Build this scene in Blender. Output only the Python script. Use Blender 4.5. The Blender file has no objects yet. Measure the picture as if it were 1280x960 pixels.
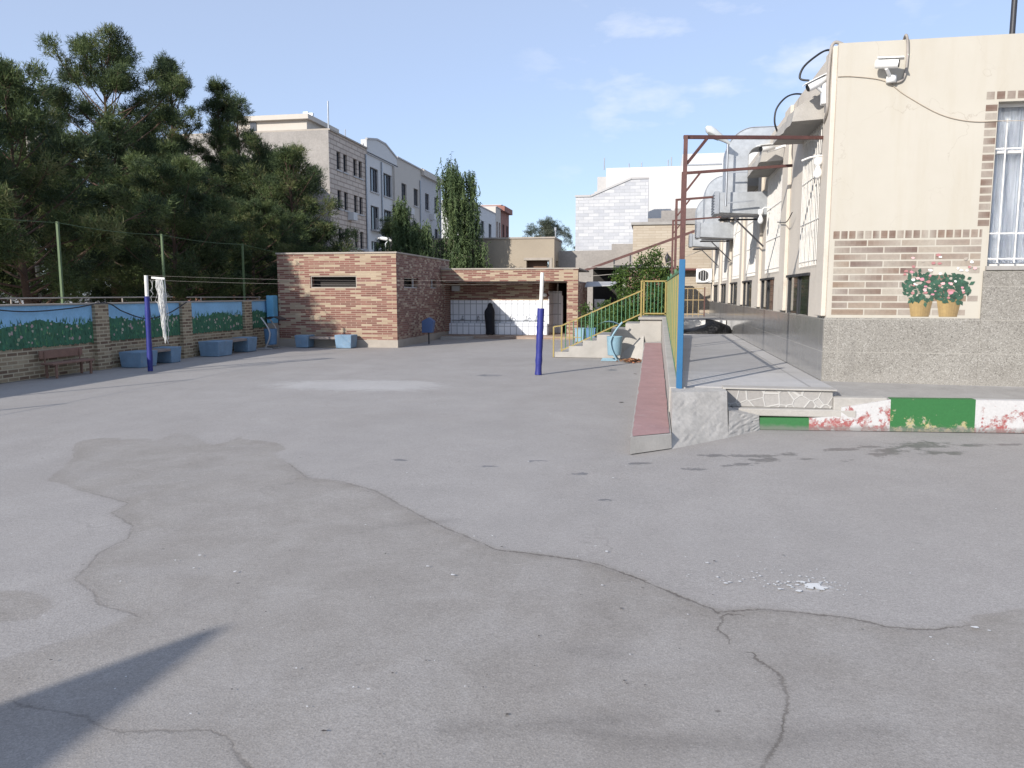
import bpy, math, random
import numpy as np
from mathutils import Vector, Matrix

SC = bpy.context.scene
COL = SC.collection
R = math.radians
random.seed(7)

# ------------------------------------------------------------------ camera, sky, sun
F_PX, YH, HCAM, YAW = 960.0, 366.0, 1.6, R(10.4)
PITCH = math.atan((480 - YH) / F_PX)
cam_d = bpy.data.cameras.new('camera')
cam = bpy.data.objects.new('camera', cam_d)
COL.objects.link(cam)
cam.location = (0, 0, HCAM)
cam.rotation_euler = (math.pi / 2 - PITCH, 0, YAW)
cam_d.sensor_width = 36.0
cam_d.lens = 36.0 * F_PX / 1280.0
cam_d.clip_start = 0.05
cam_d.clip_end = 3000
SC.camera = cam

SUN_EL = R(24.5)
SH = Vector((0.49, 0.872))               # the way shadows fall over the ground
SH.normalize()
world = bpy.data.worlds.new('World')
SC.world = world
world.use_nodes = True
wt = world.node_tree
wt.nodes.clear()
w_out = wt.nodes.new('ShaderNodeOutputWorld')
w_bg = wt.nodes.new('ShaderNodeBackground')
w_sky = wt.nodes.new('ShaderNodeTexSky')
w_sky.sky_type = 'NISHITA'
w_sky.sun_disc = False
w_sky.sun_elevation = SUN_EL
w_sky.sun_rotation = math.atan2(-SH.x, -SH.y)
w_sky.altitude = 1100
w_sky.air_density = 1.0
w_sky.dust_density = 1.6
w_sky.ozone_density = 4.0
w_bg.inputs['Strength'].default_value = 0.088
# thin high cloud, laid over the sky by direction
w_tc = wt.nodes.new('ShaderNodeTexCoord')
w_mp = wt.nodes.new('ShaderNodeMapping')
w_mp.inputs['Scale'].default_value = (1.0, 1.0, 2.6)
w_mp.inputs['Location'].default_value = (0.35, 0.1, 0.2)
w_nz = wt.nodes.new('ShaderNodeTexNoise')
w_nz.inputs['Scale'].default_value = 9.0
w_nz.inputs['Detail'].default_value = 7
w_nz.inputs['Roughness'].default_value = 0.55
w_cr = wt.nodes.new('ShaderNodeValToRGB')
w_cr.color_ramp.elements[0].position = 0.53
w_cr.color_ramp.elements[0].color = (0, 0, 0, 1)
w_cr.color_ramp.elements[1].position = 0.72
w_cr.color_ramp.elements[1].color = (0.45, 0.45, 0.45, 1)
w_mx = wt.nodes.new('ShaderNodeMix')
w_mx.data_type = 'RGBA'
w_mx.inputs['B'].default_value = (6.8, 7.0, 7.6, 1)
# even veil of thin haze high over the whole sky
w_vl = wt.nodes.new('ShaderNodeMix')
w_vl.data_type = 'RGBA'
w_vl.inputs['Factor'].default_value = 0.37
w_vl.inputs['B'].default_value = (6.6, 7.4, 9.3, 1)
# the wisps gather in one part of the sky
w_dt = wt.nodes.new('ShaderNodeVectorMath')
w_dt.operation = 'DOT_PRODUCT'
w_dt.inputs[1].default_value = (0.075, 0.957, 0.280)
w_ar = wt.nodes.new('ShaderNodeMapRange')
w_ar.inputs['From Min'].default_value = 0.962
w_ar.inputs['From Max'].default_value = 0.99
w_ml = wt.nodes.new('ShaderNodeMath')
w_ml.operation = 'MULTIPLY'
wt.links.new(w_tc.outputs['Generated'], w_dt.inputs[0])
wt.links.new(w_dt.outputs['Value'], w_ar.inputs['Value'])
wt.links.new(w_ar.outputs['Result'], w_ml.inputs[1])
wt.links.new(w_tc.outputs['Generated'], w_mp.inputs['Vector'])
wt.links.new(w_mp.outputs['Vector'], w_nz.inputs['Vector'])
wt.links.new(w_nz.outputs['Fac'], w_cr.inputs['Fac'])
wt.links.new(w_cr.outputs['Color'], w_ml.inputs[0])
wt.links.new(w_ml.outputs[0], w_mx.inputs['Factor'])
wt.links.new(w_sky.outputs['Color'], w_vl.inputs['A'])
wt.links.new(w_vl.outputs['Result'], w_mx.inputs['A'])
wt.links.new(w_mx.outputs['Result'], w_bg.inputs['Color'])
wt.links.new(w_bg.outputs['Background'], w_out.inputs['Surface'])

sun_d = bpy.data.lights.new('sun', 'SUN')
sun_d.energy = 3.3
sun_d.angle = R(0.55)
sun_d.color = (1.0, 0.94, 0.86)
sun = bpy.data.objects.new('sun', sun_d)
COL.objects.link(sun)
sun.location = (-20, -30, 30)
sun.rotation_euler = Vector((SH.x * math.cos(SUN_EL), SH.y * math.cos(SUN_EL), -math.sin(SUN_EL))).to_track_quat('-Z', 'Y').to_euler()

SC.view_settings.view_transform = 'Standard'
SC.view_settings.look = 'None'
SC.view_settings.exposure = 0.78
SC.view_settings.gamma = 1.0
SC.view_settings.use_curve_mapping = False

# ------------------------------------------------------------------ helpers
_cp, _sp, _c, _s = math.cos(PITCH), math.sin(PITCH), math.cos(YAW), math.sin(YAW)


def ground_at(u, v, z=0.0):
    """point of the level z seen at photo pixel (u, v): used for the stains of the asphalt"""
    X = (u - 640) / F_PX
    b = (480 - v) / F_PX
    Y = _cp + b * _sp
    Z = -_sp + b * _cp
    t = (z - HCAM) / Z
    return ((X * _c - Y * _s) * t, (X * _s + Y * _c) * t)


class MB:
    """collects polygons in world metres; build() links them as one mesh object"""

    def __init__(self):
        self.v, self.f, self.col, self.smooth = [], [], [], []
        self.cur = (1, 1, 1)
        self.sm = False

    def face(self, pts):
        n = len(self.v)
        self.v.extend([tuple(p) for p in pts])
        self.f.append(list(range(n, n + len(pts))))
        self.col.append(self.cur)
        self.smooth.append(self.sm)
        return self

    def mesh(self, vs, fs):
        n = len(self.v)
        self.v.extend([tuple(p) for p in vs])
        for q in fs:
            self.f.append([n + i for i in q])
            self.col.append(self.cur)
            self.smooth.append(self.sm)
        return self

    def box(self, x0, x1, y0, y1, z0, z1, tx=0, ty=0):
        """tx, ty: how much the top is drawn in (negative) or out on each side"""
        vs = [(x0, y0, z0), (x1, y0, z0), (x1, y1, z0), (x0, y1, z0),
              (x0 - tx, y0 - ty, z1), (x1 + tx, y0 - ty, z1), (x1 + tx, y1 + ty, z1), (x0 - tx, y1 + ty, z1)]
        return self.mesh(vs, [(3, 2, 1, 0), (4, 5, 6, 7), (0, 1, 5, 4), (1, 2, 6, 5), (2, 3, 7, 6), (3, 0, 4, 7)])

    def prism(self, poly, axis, a0, a1):
        """poly: 2D outline, pushed along axis from a0 to a1"""
        def P(p, a):
            return {'x': (a, p[0], p[1]), 'y': (p[0], a, p[1]), 'z': (p[0], p[1], a)}[axis]
        n = len(poly)
        ar = sum(poly[i][0] * poly[(i + 1) % n][1] - poly[(i + 1) % n][0] * poly[i][1] for i in range(n))
        if (ar < 0) != (axis == 'y'):
            poly = poly[::-1]
        vs = [P(p, a0) for p in poly] + [P(p, a1) for p in poly]
        fs = [tuple(range(n))[::-1], tuple(range(n, 2 * n))]
        fs += [(i, (i + 1) % n, n + (i + 1) % n, n + i) for i in range(n)]
        return self.mesh(vs, fs)

    def tube(self, pts, r, n=8, cap=True):
        pts = [Vector(p) for p in pts]
        m = len(pts)
        rs = r if isinstance(r, (list, tuple)) else [r] * m
        vs, fs = [], []
        ref = None
        for i, p in enumerate(pts):
            d = (pts[min(i + 1, m - 1)] - pts[max(i - 1, 0)]).normalized()
            if ref is None:
                ref = Vector((0, 0, 1)) if abs(d.z) < 0.9 else Vector((1, 0, 0))
            a = d.cross(ref)
            a.normalize()
            b = a.cross(d)
            ref = b
            for k in range(n):
                t = 2 * math.pi * k / n
                vs.append(p + (a * math.cos(t) + b * math.sin(t)) * rs[i])
        for i in range(m - 1):
            for k in range(n):
                k2 = (k + 1) % n
                fs.append((i * n + k, i * n + k2, (i + 1) * n + k2, (i + 1) * n + k))
        sm = self.sm
        self.sm = n > 5
        self.mesh(vs, fs)
        self.sm = sm
        if cap:
            self.mesh(vs[:n], [tuple(range(n))[::-1]])
            self.mesh(vs[-n:], [tuple(range(n))])
        return self

    def bar(self, p, q, w, h=None):
        """square bar from p to q"""
        h = h or w
        p, q = Vector(p), Vector(q)
        d = (q - p).normalized()
        ref = Vector((0, 0, 1)) if abs(d.z) < 0.95 else Vector((0, 1, 0))
        a = d.cross(ref).normalized() * (w / 2)
        b = a.cross(d).normalized() * (h / 2)
        vs = [p - a - b, p + a - b, p + a + b, p - a + b, q - a - b, q + a - b, q + a + b, q - a + b]
        return self.mesh(vs, [(0, 1, 2, 3), (7, 6, 5, 4), (0, 4, 5, 1), (1, 5, 6, 2), (2, 6, 7, 3), (3, 7, 4, 0)])

    def lathe(self, prof, cx, cy, n=20):
        vs, fs = [], []
        for (r, z) in prof:
            for k in range(n):
                t = 2 * math.pi * k / n
                vs.append((cx + r * math.cos(t), cy + r * math.sin(t), z))
        for i in range(len(prof) - 1):
            for k in range(n):
                k2 = (k + 1) % n
                fs.append((i * n + k, i * n + k2, (i + 1) * n + k2, (i + 1) * n + k))
        sm = self.sm
        self.sm = True
        self.mesh(vs, fs)
        self.sm = sm
        return self

    def build(self, name, mat, parent=None, origin=None, bevel=0):
        if origin is None:
            origin = parent.matrix_world.translation.copy() if parent else Vector((0, 0, 0))
            if parent is not None:
                origin = Vector(parent.get('_o', (0, 0, 0)))
        origin = Vector(origin)
        me = bpy.data.meshes.new(name)
        V = np.array(self.v, dtype=np.float64)
        me.from_pydata((V - np.array(origin)).tolist(), [], self.f)
        me.uv_layers.new(name='UVMap')
        ca = me.color_attributes.new('tint', 'FLOAT_COLOR', 'CORNER')
        nl = len(me.loops)
        li = np.zeros(nl, dtype=np.int32)
        me.loops.foreach_get('vertex_index', li)
        nor = np.zeros(len(me.polygons) * 3)
        me.polygons.foreach_get('normal', nor)
        nor = np.abs(nor.reshape(-1, 3))
        tot = np.zeros(len(me.polygons), dtype=np.int32)
        me.polygons.foreach_get('loop_total', tot)
        pn = np.repeat(nor, tot, axis=0)
        P = V[li]
        ax = np.argmax(pn + np.array([0, 0, 0.02]), axis=1)
        U = np.where(ax == 0, P[:, 1], P[:, 0])
        W = np.where(ax == 2, P[:, 1], P[:, 2])
        me.uv_layers['UVMap'].data.foreach_set('uv', np.stack([U, W], 1).astype(np.float32).ravel())
        cc = np.repeat(np.array(self.col, dtype=np.float32).reshape(-1, 3), tot, axis=0)
        me.color_attributes['tint'].data.foreach_set('color', np.concatenate([cc, np.ones((nl, 1), np.float32)], 1).ravel())
        me.polygons.foreach_set('use_smooth', self.smooth)
        me.materials.append(mat)
        me.update()
        o = bpy.data.objects.new(name, me)
        COL.objects.link(o)
        if parent is not None:
            o.parent = parent
            # parent sits at its own origin without rotation; keep the part's origin on the thing's base
            off = origin - Vector(parent.get('_o', (0, 0, 0)))
            o.location = off
        else:
            o.location = origin
        o['_o'] = tuple(origin)
        if bevel:
            b = o.modifiers.new('bevel', 'BEVEL')
            b.width = bevel
            b.segments = 2
            b.limit_method = 'ANGLE'
        return o


def tag(o, label, cat, group=None, kind=None):
    if label:
        o['label'] = label
    if cat:
        o['category'] = cat
    if group:
        o['group'] = group
    if kind:
        o['kind'] = kind
    return o


def thing(name, label, cat, loc, group=None):
    o = bpy.data.objects.new(name, None)
    o.empty_display_size = 0.3
    COL.objects.link(o)
    o.location = loc
    o['_o'] = tuple(float(q) for q in loc)
    return tag(o, label, cat, group)


def dup(root, loc, rotz=0.0, label=None, scale=None):
    r = root.copy()
    COL.objects.link(r)
    r.location = loc
    r.rotation_euler = (0, 0, rotz)
    if scale:
        r.scale = scale
    if label:
        r['label'] = label
    for ch in list(root.children):
        c = ch.copy()
        COL.objects.link(c)
        c.parent = r
        for g in list(ch.children):
            d = g.copy()
            COL.objects.link(d)
            d.parent = c
    return r


def holes_wall(mb, axis, plane, u0, u1, z0, z1, holes, depth, out):
    """a wall face on plane x=plane or y=plane with rectangular openings; reveals go 'depth' inward.
    out: +1 or -1, the side the wall looks to along the axis"""
    us = sorted(set([u0, u1] + [h[0] for h in holes] + [h[1] for h in holes]))
    zs = sorted(set([z0, z1] + [h[2] for h in holes] + [h[3] for h in holes]))

    def P(u, z, d=0.0):
        return (plane - out * d, u, z) if axis == 'x' else (u, plane - out * d, z)
    flip = (axis == 'x' and out < 0) or (axis == 'y' and out > 0)

    def add(q):
        mb.face(q[::-1] if flip else q)
    for i in range(len(us) - 1):
        for j in range(len(zs) - 1):
            um, zm = (us[i] + us[i + 1]) / 2, (zs[j] + zs[j + 1]) / 2
            if any(h[0] < um < h[1] and h[2] < zm < h[3] for h in holes):
                continue
            add([P(us[i], zs[j]), P(us[i + 1], zs[j]), P(us[i + 1], zs[j + 1]), P(us[i], zs[j + 1])])
    for (a, b, c, d) in holes:
        add([P(a, c), P(a, c, depth), P(a, d, depth), P(a, d)][::-1])
        add([P(b, c), P(b, d), P(b, d, depth), P(b, c, depth)][::-1])
        add([P(a, c), P(b, c), P(b, c, depth), P(a, c, depth)][::-1])
        add([P(a, d), P(a, d, depth), P(b, d, depth), P(b, d)][::-1])
    return mb


# ------------------------------------------------------------------ materials
class NT:
    def __init__(self, name):
        self.m = bpy.data.materials.new(name)
        self.m.use_nodes = True
        self.t = self.m.node_tree
        self.b = self.t.nodes['Principled BSDF']

    def n(self, typ, **kw):
        nd = self.t.nodes.new(typ)
        for k, v in kw.items():
            if k in nd.inputs.keys():
                nd.inputs[k].default_value = v
            else:
                setattr(nd, k, v)
        return nd

    def l(self, a, b):
        self.t.links.new(a, b)

    def coord(self, kind='Object', scale=(1, 1, 1), rot=(0, 0, 0)):
        tc = self.n('ShaderNodeTexCoord')
        mp = self.n('ShaderNodeMapping')
        mp.inputs['Scale'].default_value = scale
        mp.inputs['Rotation'].default_value = rot
        self.l(tc.outputs[kind], mp.inputs['Vector'])
        return mp.outputs['Vector']

    def noise(self, vec, scale, detail=4, rough=0.6, dist=0.0):
        nd = self.n('ShaderNodeTexNoise')
        nd.inputs['Scale'].default_value = scale
        nd.inputs['Detail'].default_value = detail
        nd.inputs['Roughness'].default_value = rough
        nd.inputs['Distortion'].default_value = dist
        self.l(vec, nd.inputs['Vector'])
        return nd.outputs['Fac']

    def ramp(self, fac, stops, interp='LINEAR'):
        nd = self.n('ShaderNodeValToRGB')
        cr = nd.color_ramp
        cr.interpolation = interp
        while len(cr.elements) > 1:
            cr.elements.remove(cr.elements[-1])
        first = True
        for p, c in stops:
            c = (c, c, c) if isinstance(c, (int, float)) else c
            if first:
                e = cr.elements[0]
                e.position = p
                first = False
            else:
                e = cr.elements.new(p)
            e.color = (*c, 1)
        self.l(fac, nd.inputs['Fac'])
        return nd.outputs['Color']

    def mix(self, fac, a, b, blend='MIX'):
        nd = self.n('ShaderNodeMix', data_type='RGBA', blend_type=blend)
        for val, key in ((fac, 'Factor'), (a, 'A'), (b, 'B')):
            if isinstance(val, (int, float)):
                if key == 'Factor':
                    nd.inputs[key].default_value = val
                else:
                    nd.inputs[key].default_value = (val, val, val, 1)
            elif isinstance(val, tuple):
                nd.inputs[key].default_value = (*val, 1)
            else:
                self.l(val, nd.inputs[key])
        return nd.outputs['Result']

    def math(self, op, a, b=None, c=None):
        nd = self.n('ShaderNodeMath', operation=op)
        for i, v in enumerate((a, b, c)):
            if v is None:
                continue
            if isinstance(v, (int, float)):
                nd.inputs[i].default_value = v
            else:
                self.l(v, nd.inputs[i])
        return nd.outputs[0]

    def attr(self, name, out='Fac'):
        nd = self.n('ShaderNodeAttribute')
        nd.attribute_name = name
        return nd.outputs[out]

    def sep(self, vec):
        nd = self.n('ShaderNodeSeparateXYZ')
        self.l(vec, nd.inputs[0])
        return nd.outputs

    def bump(self, h, strength=0.3, dist=0.01):
        nd = self.n('ShaderNodeBump')
        nd.inputs['Strength'].default_value = strength
        nd.inputs['Distance'].default_value = dist
        self.l(h, nd.inputs['Height'])
        self.l(nd.outputs['Normal'], self.b.inputs['Normal'])

    def out(self, col=None, rough=0.8, metal=0.0, spec=None):
        if col is not None:
            if isinstance(col, tuple):
                self.b.inputs['Base Color'].default_value = (*col, 1)
            else:
                self.l(col, self.b.inputs['Base Color'])
        if isinstance(rough, (int, float)):
            self.b.inputs['Roughness'].default_value = rough
        else:
            self.l(rough, self.b.inputs['Roughness'])
        self.b.inputs['Metallic'].default_value = metal
        if spec is not None:
            self.b.inputs['Specular IOR Level'].default_value = spec
        return self.m


def m_worn(name, col, var=0.25, scale=3.0, rough=0.8, metal=0.0, bump=0.15, fine=60.0, spec=None, dirt=None, dirt_amt=0.4):
    """a plain colour broken by blotches and fine grain, with a little dirt"""
    t = NT(name)
    v = t.coord('Object')
    a = t.noise(v, scale, 5, 0.65)
    b = t.noise(v, fine, 3, 0.6)
    lo = tuple(max(0, q * (1 - var)) for q in col)
    hi = tuple(min(1, q * (1 + var * 0.6)) for q in col)
    c = t.ramp(a, [(0.3, lo), (0.7, hi)])
    c = t.mix(0.35, c, t.ramp(b, [(0.3, lo), (0.7, hi)]))
    if dirt:
        d = t.noise(v, scale * 2.3, 8, 0.75)
        c = t.mix(t.math('MULTIPLY', t.ramp(d, [(0.56, 0), (0.72, 1)]), dirt_amt), c, dirt)
    if bump:
        t.bump(b, bump, 0.006)
    return t.out(c, rough, metal, spec)


def m_brick(name, stops, mortar, bw, bh, ms=0.012, rough=0.85, offset=0.5, blotch=0.25, bump=0.5, bias=0.0, streak=None):
    t = NT(name)
    v = t.coord('UV')
    bt = t.n('ShaderNodeTexBrick')
    bt.offset = offset
    bt.inputs['Color1'].default_value = (0, 0, 0, 1)
    bt.inputs['Color2'].default_value = (1, 1, 1, 1)
    bt.inputs['Mortar'].default_value = (0.5, 0.5, 0.5, 1)
    bt.inputs['Scale'].default_value = 1.0
    bt.inputs['Brick Width'].default_value = bw
    bt.inputs['Row Height'].default_value = bh
    bt.inputs['Mortar Size'].default_value = ms
    bt.inputs['Mortar Smooth'].default_value = 0.2
    bt.inputs['Bias'].default_value = bias
    t.l(v, bt.inputs['Vector'])
    sp = t.sep(v)                                        # one random value per brick
    row = t.math('FLOOR', t.math('DIVIDE', sp[1], bh))
    odd = t.math('ABSOLUTE', t.math('FLOORED_MODULO', row, 2.0))
    colm = t.math('FLOOR', t.math('DIVIDE', t.math('ADD', sp[0], t.math('MULTIPLY', t.math('SUBTRACT', 1.0, odd), offset * bw)), bw))
    cb = t.n('ShaderNodeCombineXYZ')
    t.l(colm, cb.inputs[0])
    t.l(row, cb.inputs[1])
    wn = t.n('ShaderNodeTexWhiteNoise', noise_dimensions='2D')
    t.l(cb.outputs[0], wn.inputs['Vector'])
    c = t.ramp(wn.outputs['Value'], stops)
    nz = t.noise(v, 2.2, 6, 0.7)
    fn = t.noise(v, 45, 4, 0.7)
    c = t.mix(blotch, c, t.ramp(fn, [(0.2, 0.25), (0.8, 1.0)]), 'MULTIPLY')
    c = t.mix(blotch, c, t.ramp(nz, [(0.3, 0.45), (0.65, 1.0)]), 'MULTIPLY')
    c = t.mix(bt.outputs['Fac'], c, mortar)
    h = t.math('SUBTRACT', t.math('MULTIPLY', fn, 0.25), bt.outputs['Fac'])
    t.bump(h, bump, 0.008)
    return t.out(c, rough)


M = {}
M['concrete'] = m_worn('concrete', (0.32, 0.305, 0.285), 0.25, 2.2, 0.9, fine=50, bump=0.35, dirt=(0.2, 0.18, 0.16))
M['concrete_light'] = m_worn('pale_concrete', (0.38, 0.36, 0.33), 0.22, 2.6, 0.9, fine=60, bump=0.35, dirt=(0.27, 0.25, 0.22))
M['concrete_rough'] = m_worn('rough_cement', (0.43, 0.41, 0.38), 0.3, 3.5, 0.95, fine=26, bump=0.3, dirt=(0.22, 0.205, 0.19), dirt_amt=0.6)
M['concrete_grey'] = m_worn('grey_render', (0.30, 0.28, 0.26), 0.3, 0.5, 0.9, fine=9, bump=0.2, dirt=(0.2, 0.18, 0.16))
M['cement_dark'] = m_worn('dark_cement', (0.25, 0.24, 0.23), 0.3, 1.5, 0.9, fine=40)
M['stucco_white'] = m_worn('white_plaster', (0.56, 0.507, 0.437), 0.15, 0.9, 0.85, fine=30, bump=0.12, dirt=(0.36, 0.31, 0.25), dirt_amt=0.45)
M['far_white'] = m_worn('white_render_far', (0.58, 0.575, 0.565), 0.06, 0.2, 0.9, fine=4, bump=0)
M['far_cream'] = m_worn('cream_render_far', (0.50, 0.46, 0.41), 0.08, 0.3, 0.9, fine=4, bump=0)
M['far_grey'] = m_worn('grey_render_far', (0.45, 0.44, 0.435), 0.08, 0.3, 0.9, fine=4, bump=0)
M['far_red'] = m_worn('red_brick_far', (0.28, 0.13, 0.10), 0.2, 0.6, 0.9, fine=6, bump=0)
M['iron_dark'] = m_worn('dark_iron', (0.03, 0.03, 0.035), 0.3, 8, 0.5)
M['pipe_red'] = m_worn('rusty_red_pipe', (0.10, 0.042, 0.037), 0.4, 9, 0.7, dirt=(0.22, 0.1, 0.05))
M['yellow_paint'] = m_worn('yellow_paint', (0.31, 0.235, 0.075), 0.25, 7, 0.5, dirt=(0.28, 0.2, 0.1))
M['green_paint'] = m_worn('green_paint', (0.075, 0.19, 0.10), 0.3, 7, 0.5, dirt=(0.2, 0.2, 0.1))
M['green_post'] = m_worn('faded_green_paint', (0.075, 0.12, 0.05), 0.25, 6, 0.6)
M['blue_paint'] = m_worn('bright_blue_paint', (0.017, 0.12, 0.26), 0.15, 5, 0.45)
M['navy_pad'] = m_worn('navy_vinyl', (0.018, 0.025, 0.19), 0.3, 14, 0.5, dirt=(0.05, 0.06, 0.3))
M['white_paint'] = m_worn('white_paint', (0.72, 0.70, 0.66), 0.15, 8, 0.5, dirt=(0.4, 0.3, 0.24), dirt_amt=0.5)
M['bin_blue'] = m_worn('light_blue_paint', (0.22, 0.36, 0.44), 0.15, 5, 0.5, dirt=(0.3, 0.28, 0.25), dirt_amt=0.35)
M['bin_mid'] = m_worn('mid_blue_paint', (0.10, 0.21, 0.36), 0.2, 5, 0.5, dirt=(0.1, 0.15, 0.2))
M['bench_blue'] = m_worn('faded_blue_paint', (0.18, 0.28, 0.39), 0.3, 4, 0.85, dirt=(0.30, 0.29, 0.27), dirt_amt=0.8)
M['bench_slab'] = m_worn('bench_slab', (0.26, 0.22, 0.20), 0.25, 4, 0.85)
M['bench_red'] = m_worn('faded_red_paint', (0.23, 0.135, 0.10), 0.3, 5, 0.8, dirt=(0.25, 0.2, 0.15))
M['steel'] = m_worn('galvanised_steel', (0.44, 0.46, 0.48), 0.25, 4.0, 0.42, 0.6, bump=0.03, fine=12)
M['steel_dark'] = m_worn('duct_louvre', (0.35, 0.37, 0.40), 0.2, 5, 0.45, 0.7)
M['plastic_white'] = m_worn('white_plastic', (0.78, 0.78, 0.77), 0.08, 5, 0.4, bump=0)
M['black_rubber'] = m_worn('black_rubber', (0.015, 0.015, 0.017), 0.3, 8, 0.5, bump=0)
M['grey_cable'] = m_worn('grey_cable', (0.33, 0.30, 0.27), 0.2, 8, 0.7, bump=0)
M['wire_pale'] = m_worn('pale_wire', (0.45, 0.38, 0.30), 0.2, 8, 0.7, bump=0)
M['net'] = m_worn('white_net', (0.68, 0.67, 0.64), 0.12, 9, 0.9, bump=0)
M['chador'] = m_worn('black_cloth', (0.012, 0.012, 0.016), 0.3, 6, 0.9)
M['skin'] = m_worn('skin', (0.45, 0.28, 0.2), 0.08, 8, 0.6)
M['bark'] = m_worn('pine_bark', (0.12, 0.075, 0.055), 0.45, 5, 0.95, fine=25, bump=0.5)
M['bark_pale'] = m_worn('pale_bark', (0.38, 0.35, 0.31), 0.3, 4, 0.95, fine=25, bump=0.4)
M['bark_grey'] = m_worn('grey_bark', (0.18, 0.155, 0.13), 0.3, 5, 0.95, fine=25, bump=0.4)
M['tan'] = m_worn('tan_render', (0.33, 0.28, 0.215), 0.14, 0.6, 0.9, fine=20, bump=0.15, dirt=(0.38, 0.31, 0.23))
M['maroon'] = m_worn('maroon_door_paint', (0.12, 0.035, 0.03), 0.2, 4, 0.6)
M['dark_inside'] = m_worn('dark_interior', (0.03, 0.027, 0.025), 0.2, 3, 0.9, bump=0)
M['sheet_metal'] = m_worn('grey_sheet_metal', (0.5, 0.5, 0.5), 0.15, 4, 0.5, 0.3)
M['coping'] = m_worn('coping_stone', (0.36, 0.32, 0.275), 0.2, 3, 0.9, fine=40)


def m_bag():
    t = NT('black_plastic_bag')
    v = t.coord('Object')
    n = t.noise(v, 14, 5, 0.6, 0.6)
    t.bump(n, 0.9, 0.04)
    return t.out((0.005, 0.005, 0.006), 0.38, 0.0, 0.35)


M['bag'] = m_bag()


def m_glass(name, col, rough=0.06):
    t = NT(name)
    v = t.coord('Object')
    n = t.noise(v, 1.3, 2, 0.5)
    c = t.ramp(n, [(0.35, tuple(q * 0.7 for q in col)), (0.7, col)])
    t.bump(n, 0.02, 0.02)
    return t.out(c, rough, 0.0, 0.8)


M['glass_dark'] = m_glass('dark_window_glass', (0.035, 0.045, 0.04))
M['glass_far'] = m_glass('far_window_glass', (0.05, 0.055, 0.07), 0.12)


def m_clear_glass():
    t = NT('clear_window_glass')
    t.b.inputs['Transmission Weight'].default_value = 0.92
    t.b.inputs['IOR'].default_value = 1.1
    return t.out((0.95, 0.97, 0.98), 0.02)


M['clear_glass'] = m_clear_glass()


def m_curtain():
    t = NT('white_curtain')
    v = t.coord('Object', (1, 1, 0.12))
    n = t.noise(v, 9, 3, 0.5, 0.4)
    c = t.ramp(n, [(0.35, (0.50, 0.53, 0.60)), (0.6, (0.80, 0.82, 0.86))])
    t.bump(n, 0.6, 0.05)
    return t.out(c, 0.85)


M['curtain'] = m_curtain()


def m_cream():
    t = NT('cream_plaster')
    v = t.coord('Object')
    a = t.noise(v, 0.8, 6, 0.65)
    f = t.noise(v, 35, 4, 0.6)
    st = t.noise(t.coord('Object', (2.2, 2.2, 0.25)), 2.0, 5, 0.65)
    c = t.ramp(a, [(0.3, (0.438, 0.407, 0.345)), (0.7, (0.472, 0.442, 0.382))])
    c = t.mix(t.math('MULTIPLY', t.ramp(st, [(0.48, 0), (0.72, 1)]), 0.4), c, (0.40, 0.355, 0.275))
    pa = t.noise(v, 5, 8, 0.8)
    c = t.mix(t.math('MULTIPLY', t.ramp(pa, [(0.67, 0), (0.72, 1)]), 0.3), c, (0.40, 0.32, 0.24))
    vh = t.n('ShaderNodeTexVoronoi', feature='DISTANCE_TO_EDGE')
    vh.inputs['Scale'].default_value = 0.8
    wv = t.n('ShaderNodeVectorMath', operation='ADD')
    wn_ = t.n('ShaderNodeTexNoise')
    wn_.inputs['Scale'].default_value = 2.5
    wn_.inputs['Detail'].default_value = 7
    t.l(v, wn_.inputs['Vector'])
    t.l(v, wv.inputs[0])
    t.l(wn_.outputs['Color'], wv.inputs[1])
    t.l(wv.outputs[0], vh.inputs['Vector'])
    hair = t.math('MULTIPLY', t.ramp(vh.outputs['Distance'], [(0.0, 1), (0.006, 0)]), t.ramp(a, [(0.45, 0), (0.6, 0.45)]))
    c = t.mix(hair, c, (0.25, 0.20, 0.15))
    t.bump(f, 0.15, 0.004)
    return t.out(c, 0.85)


M['cream'] = m_cream()


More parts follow.
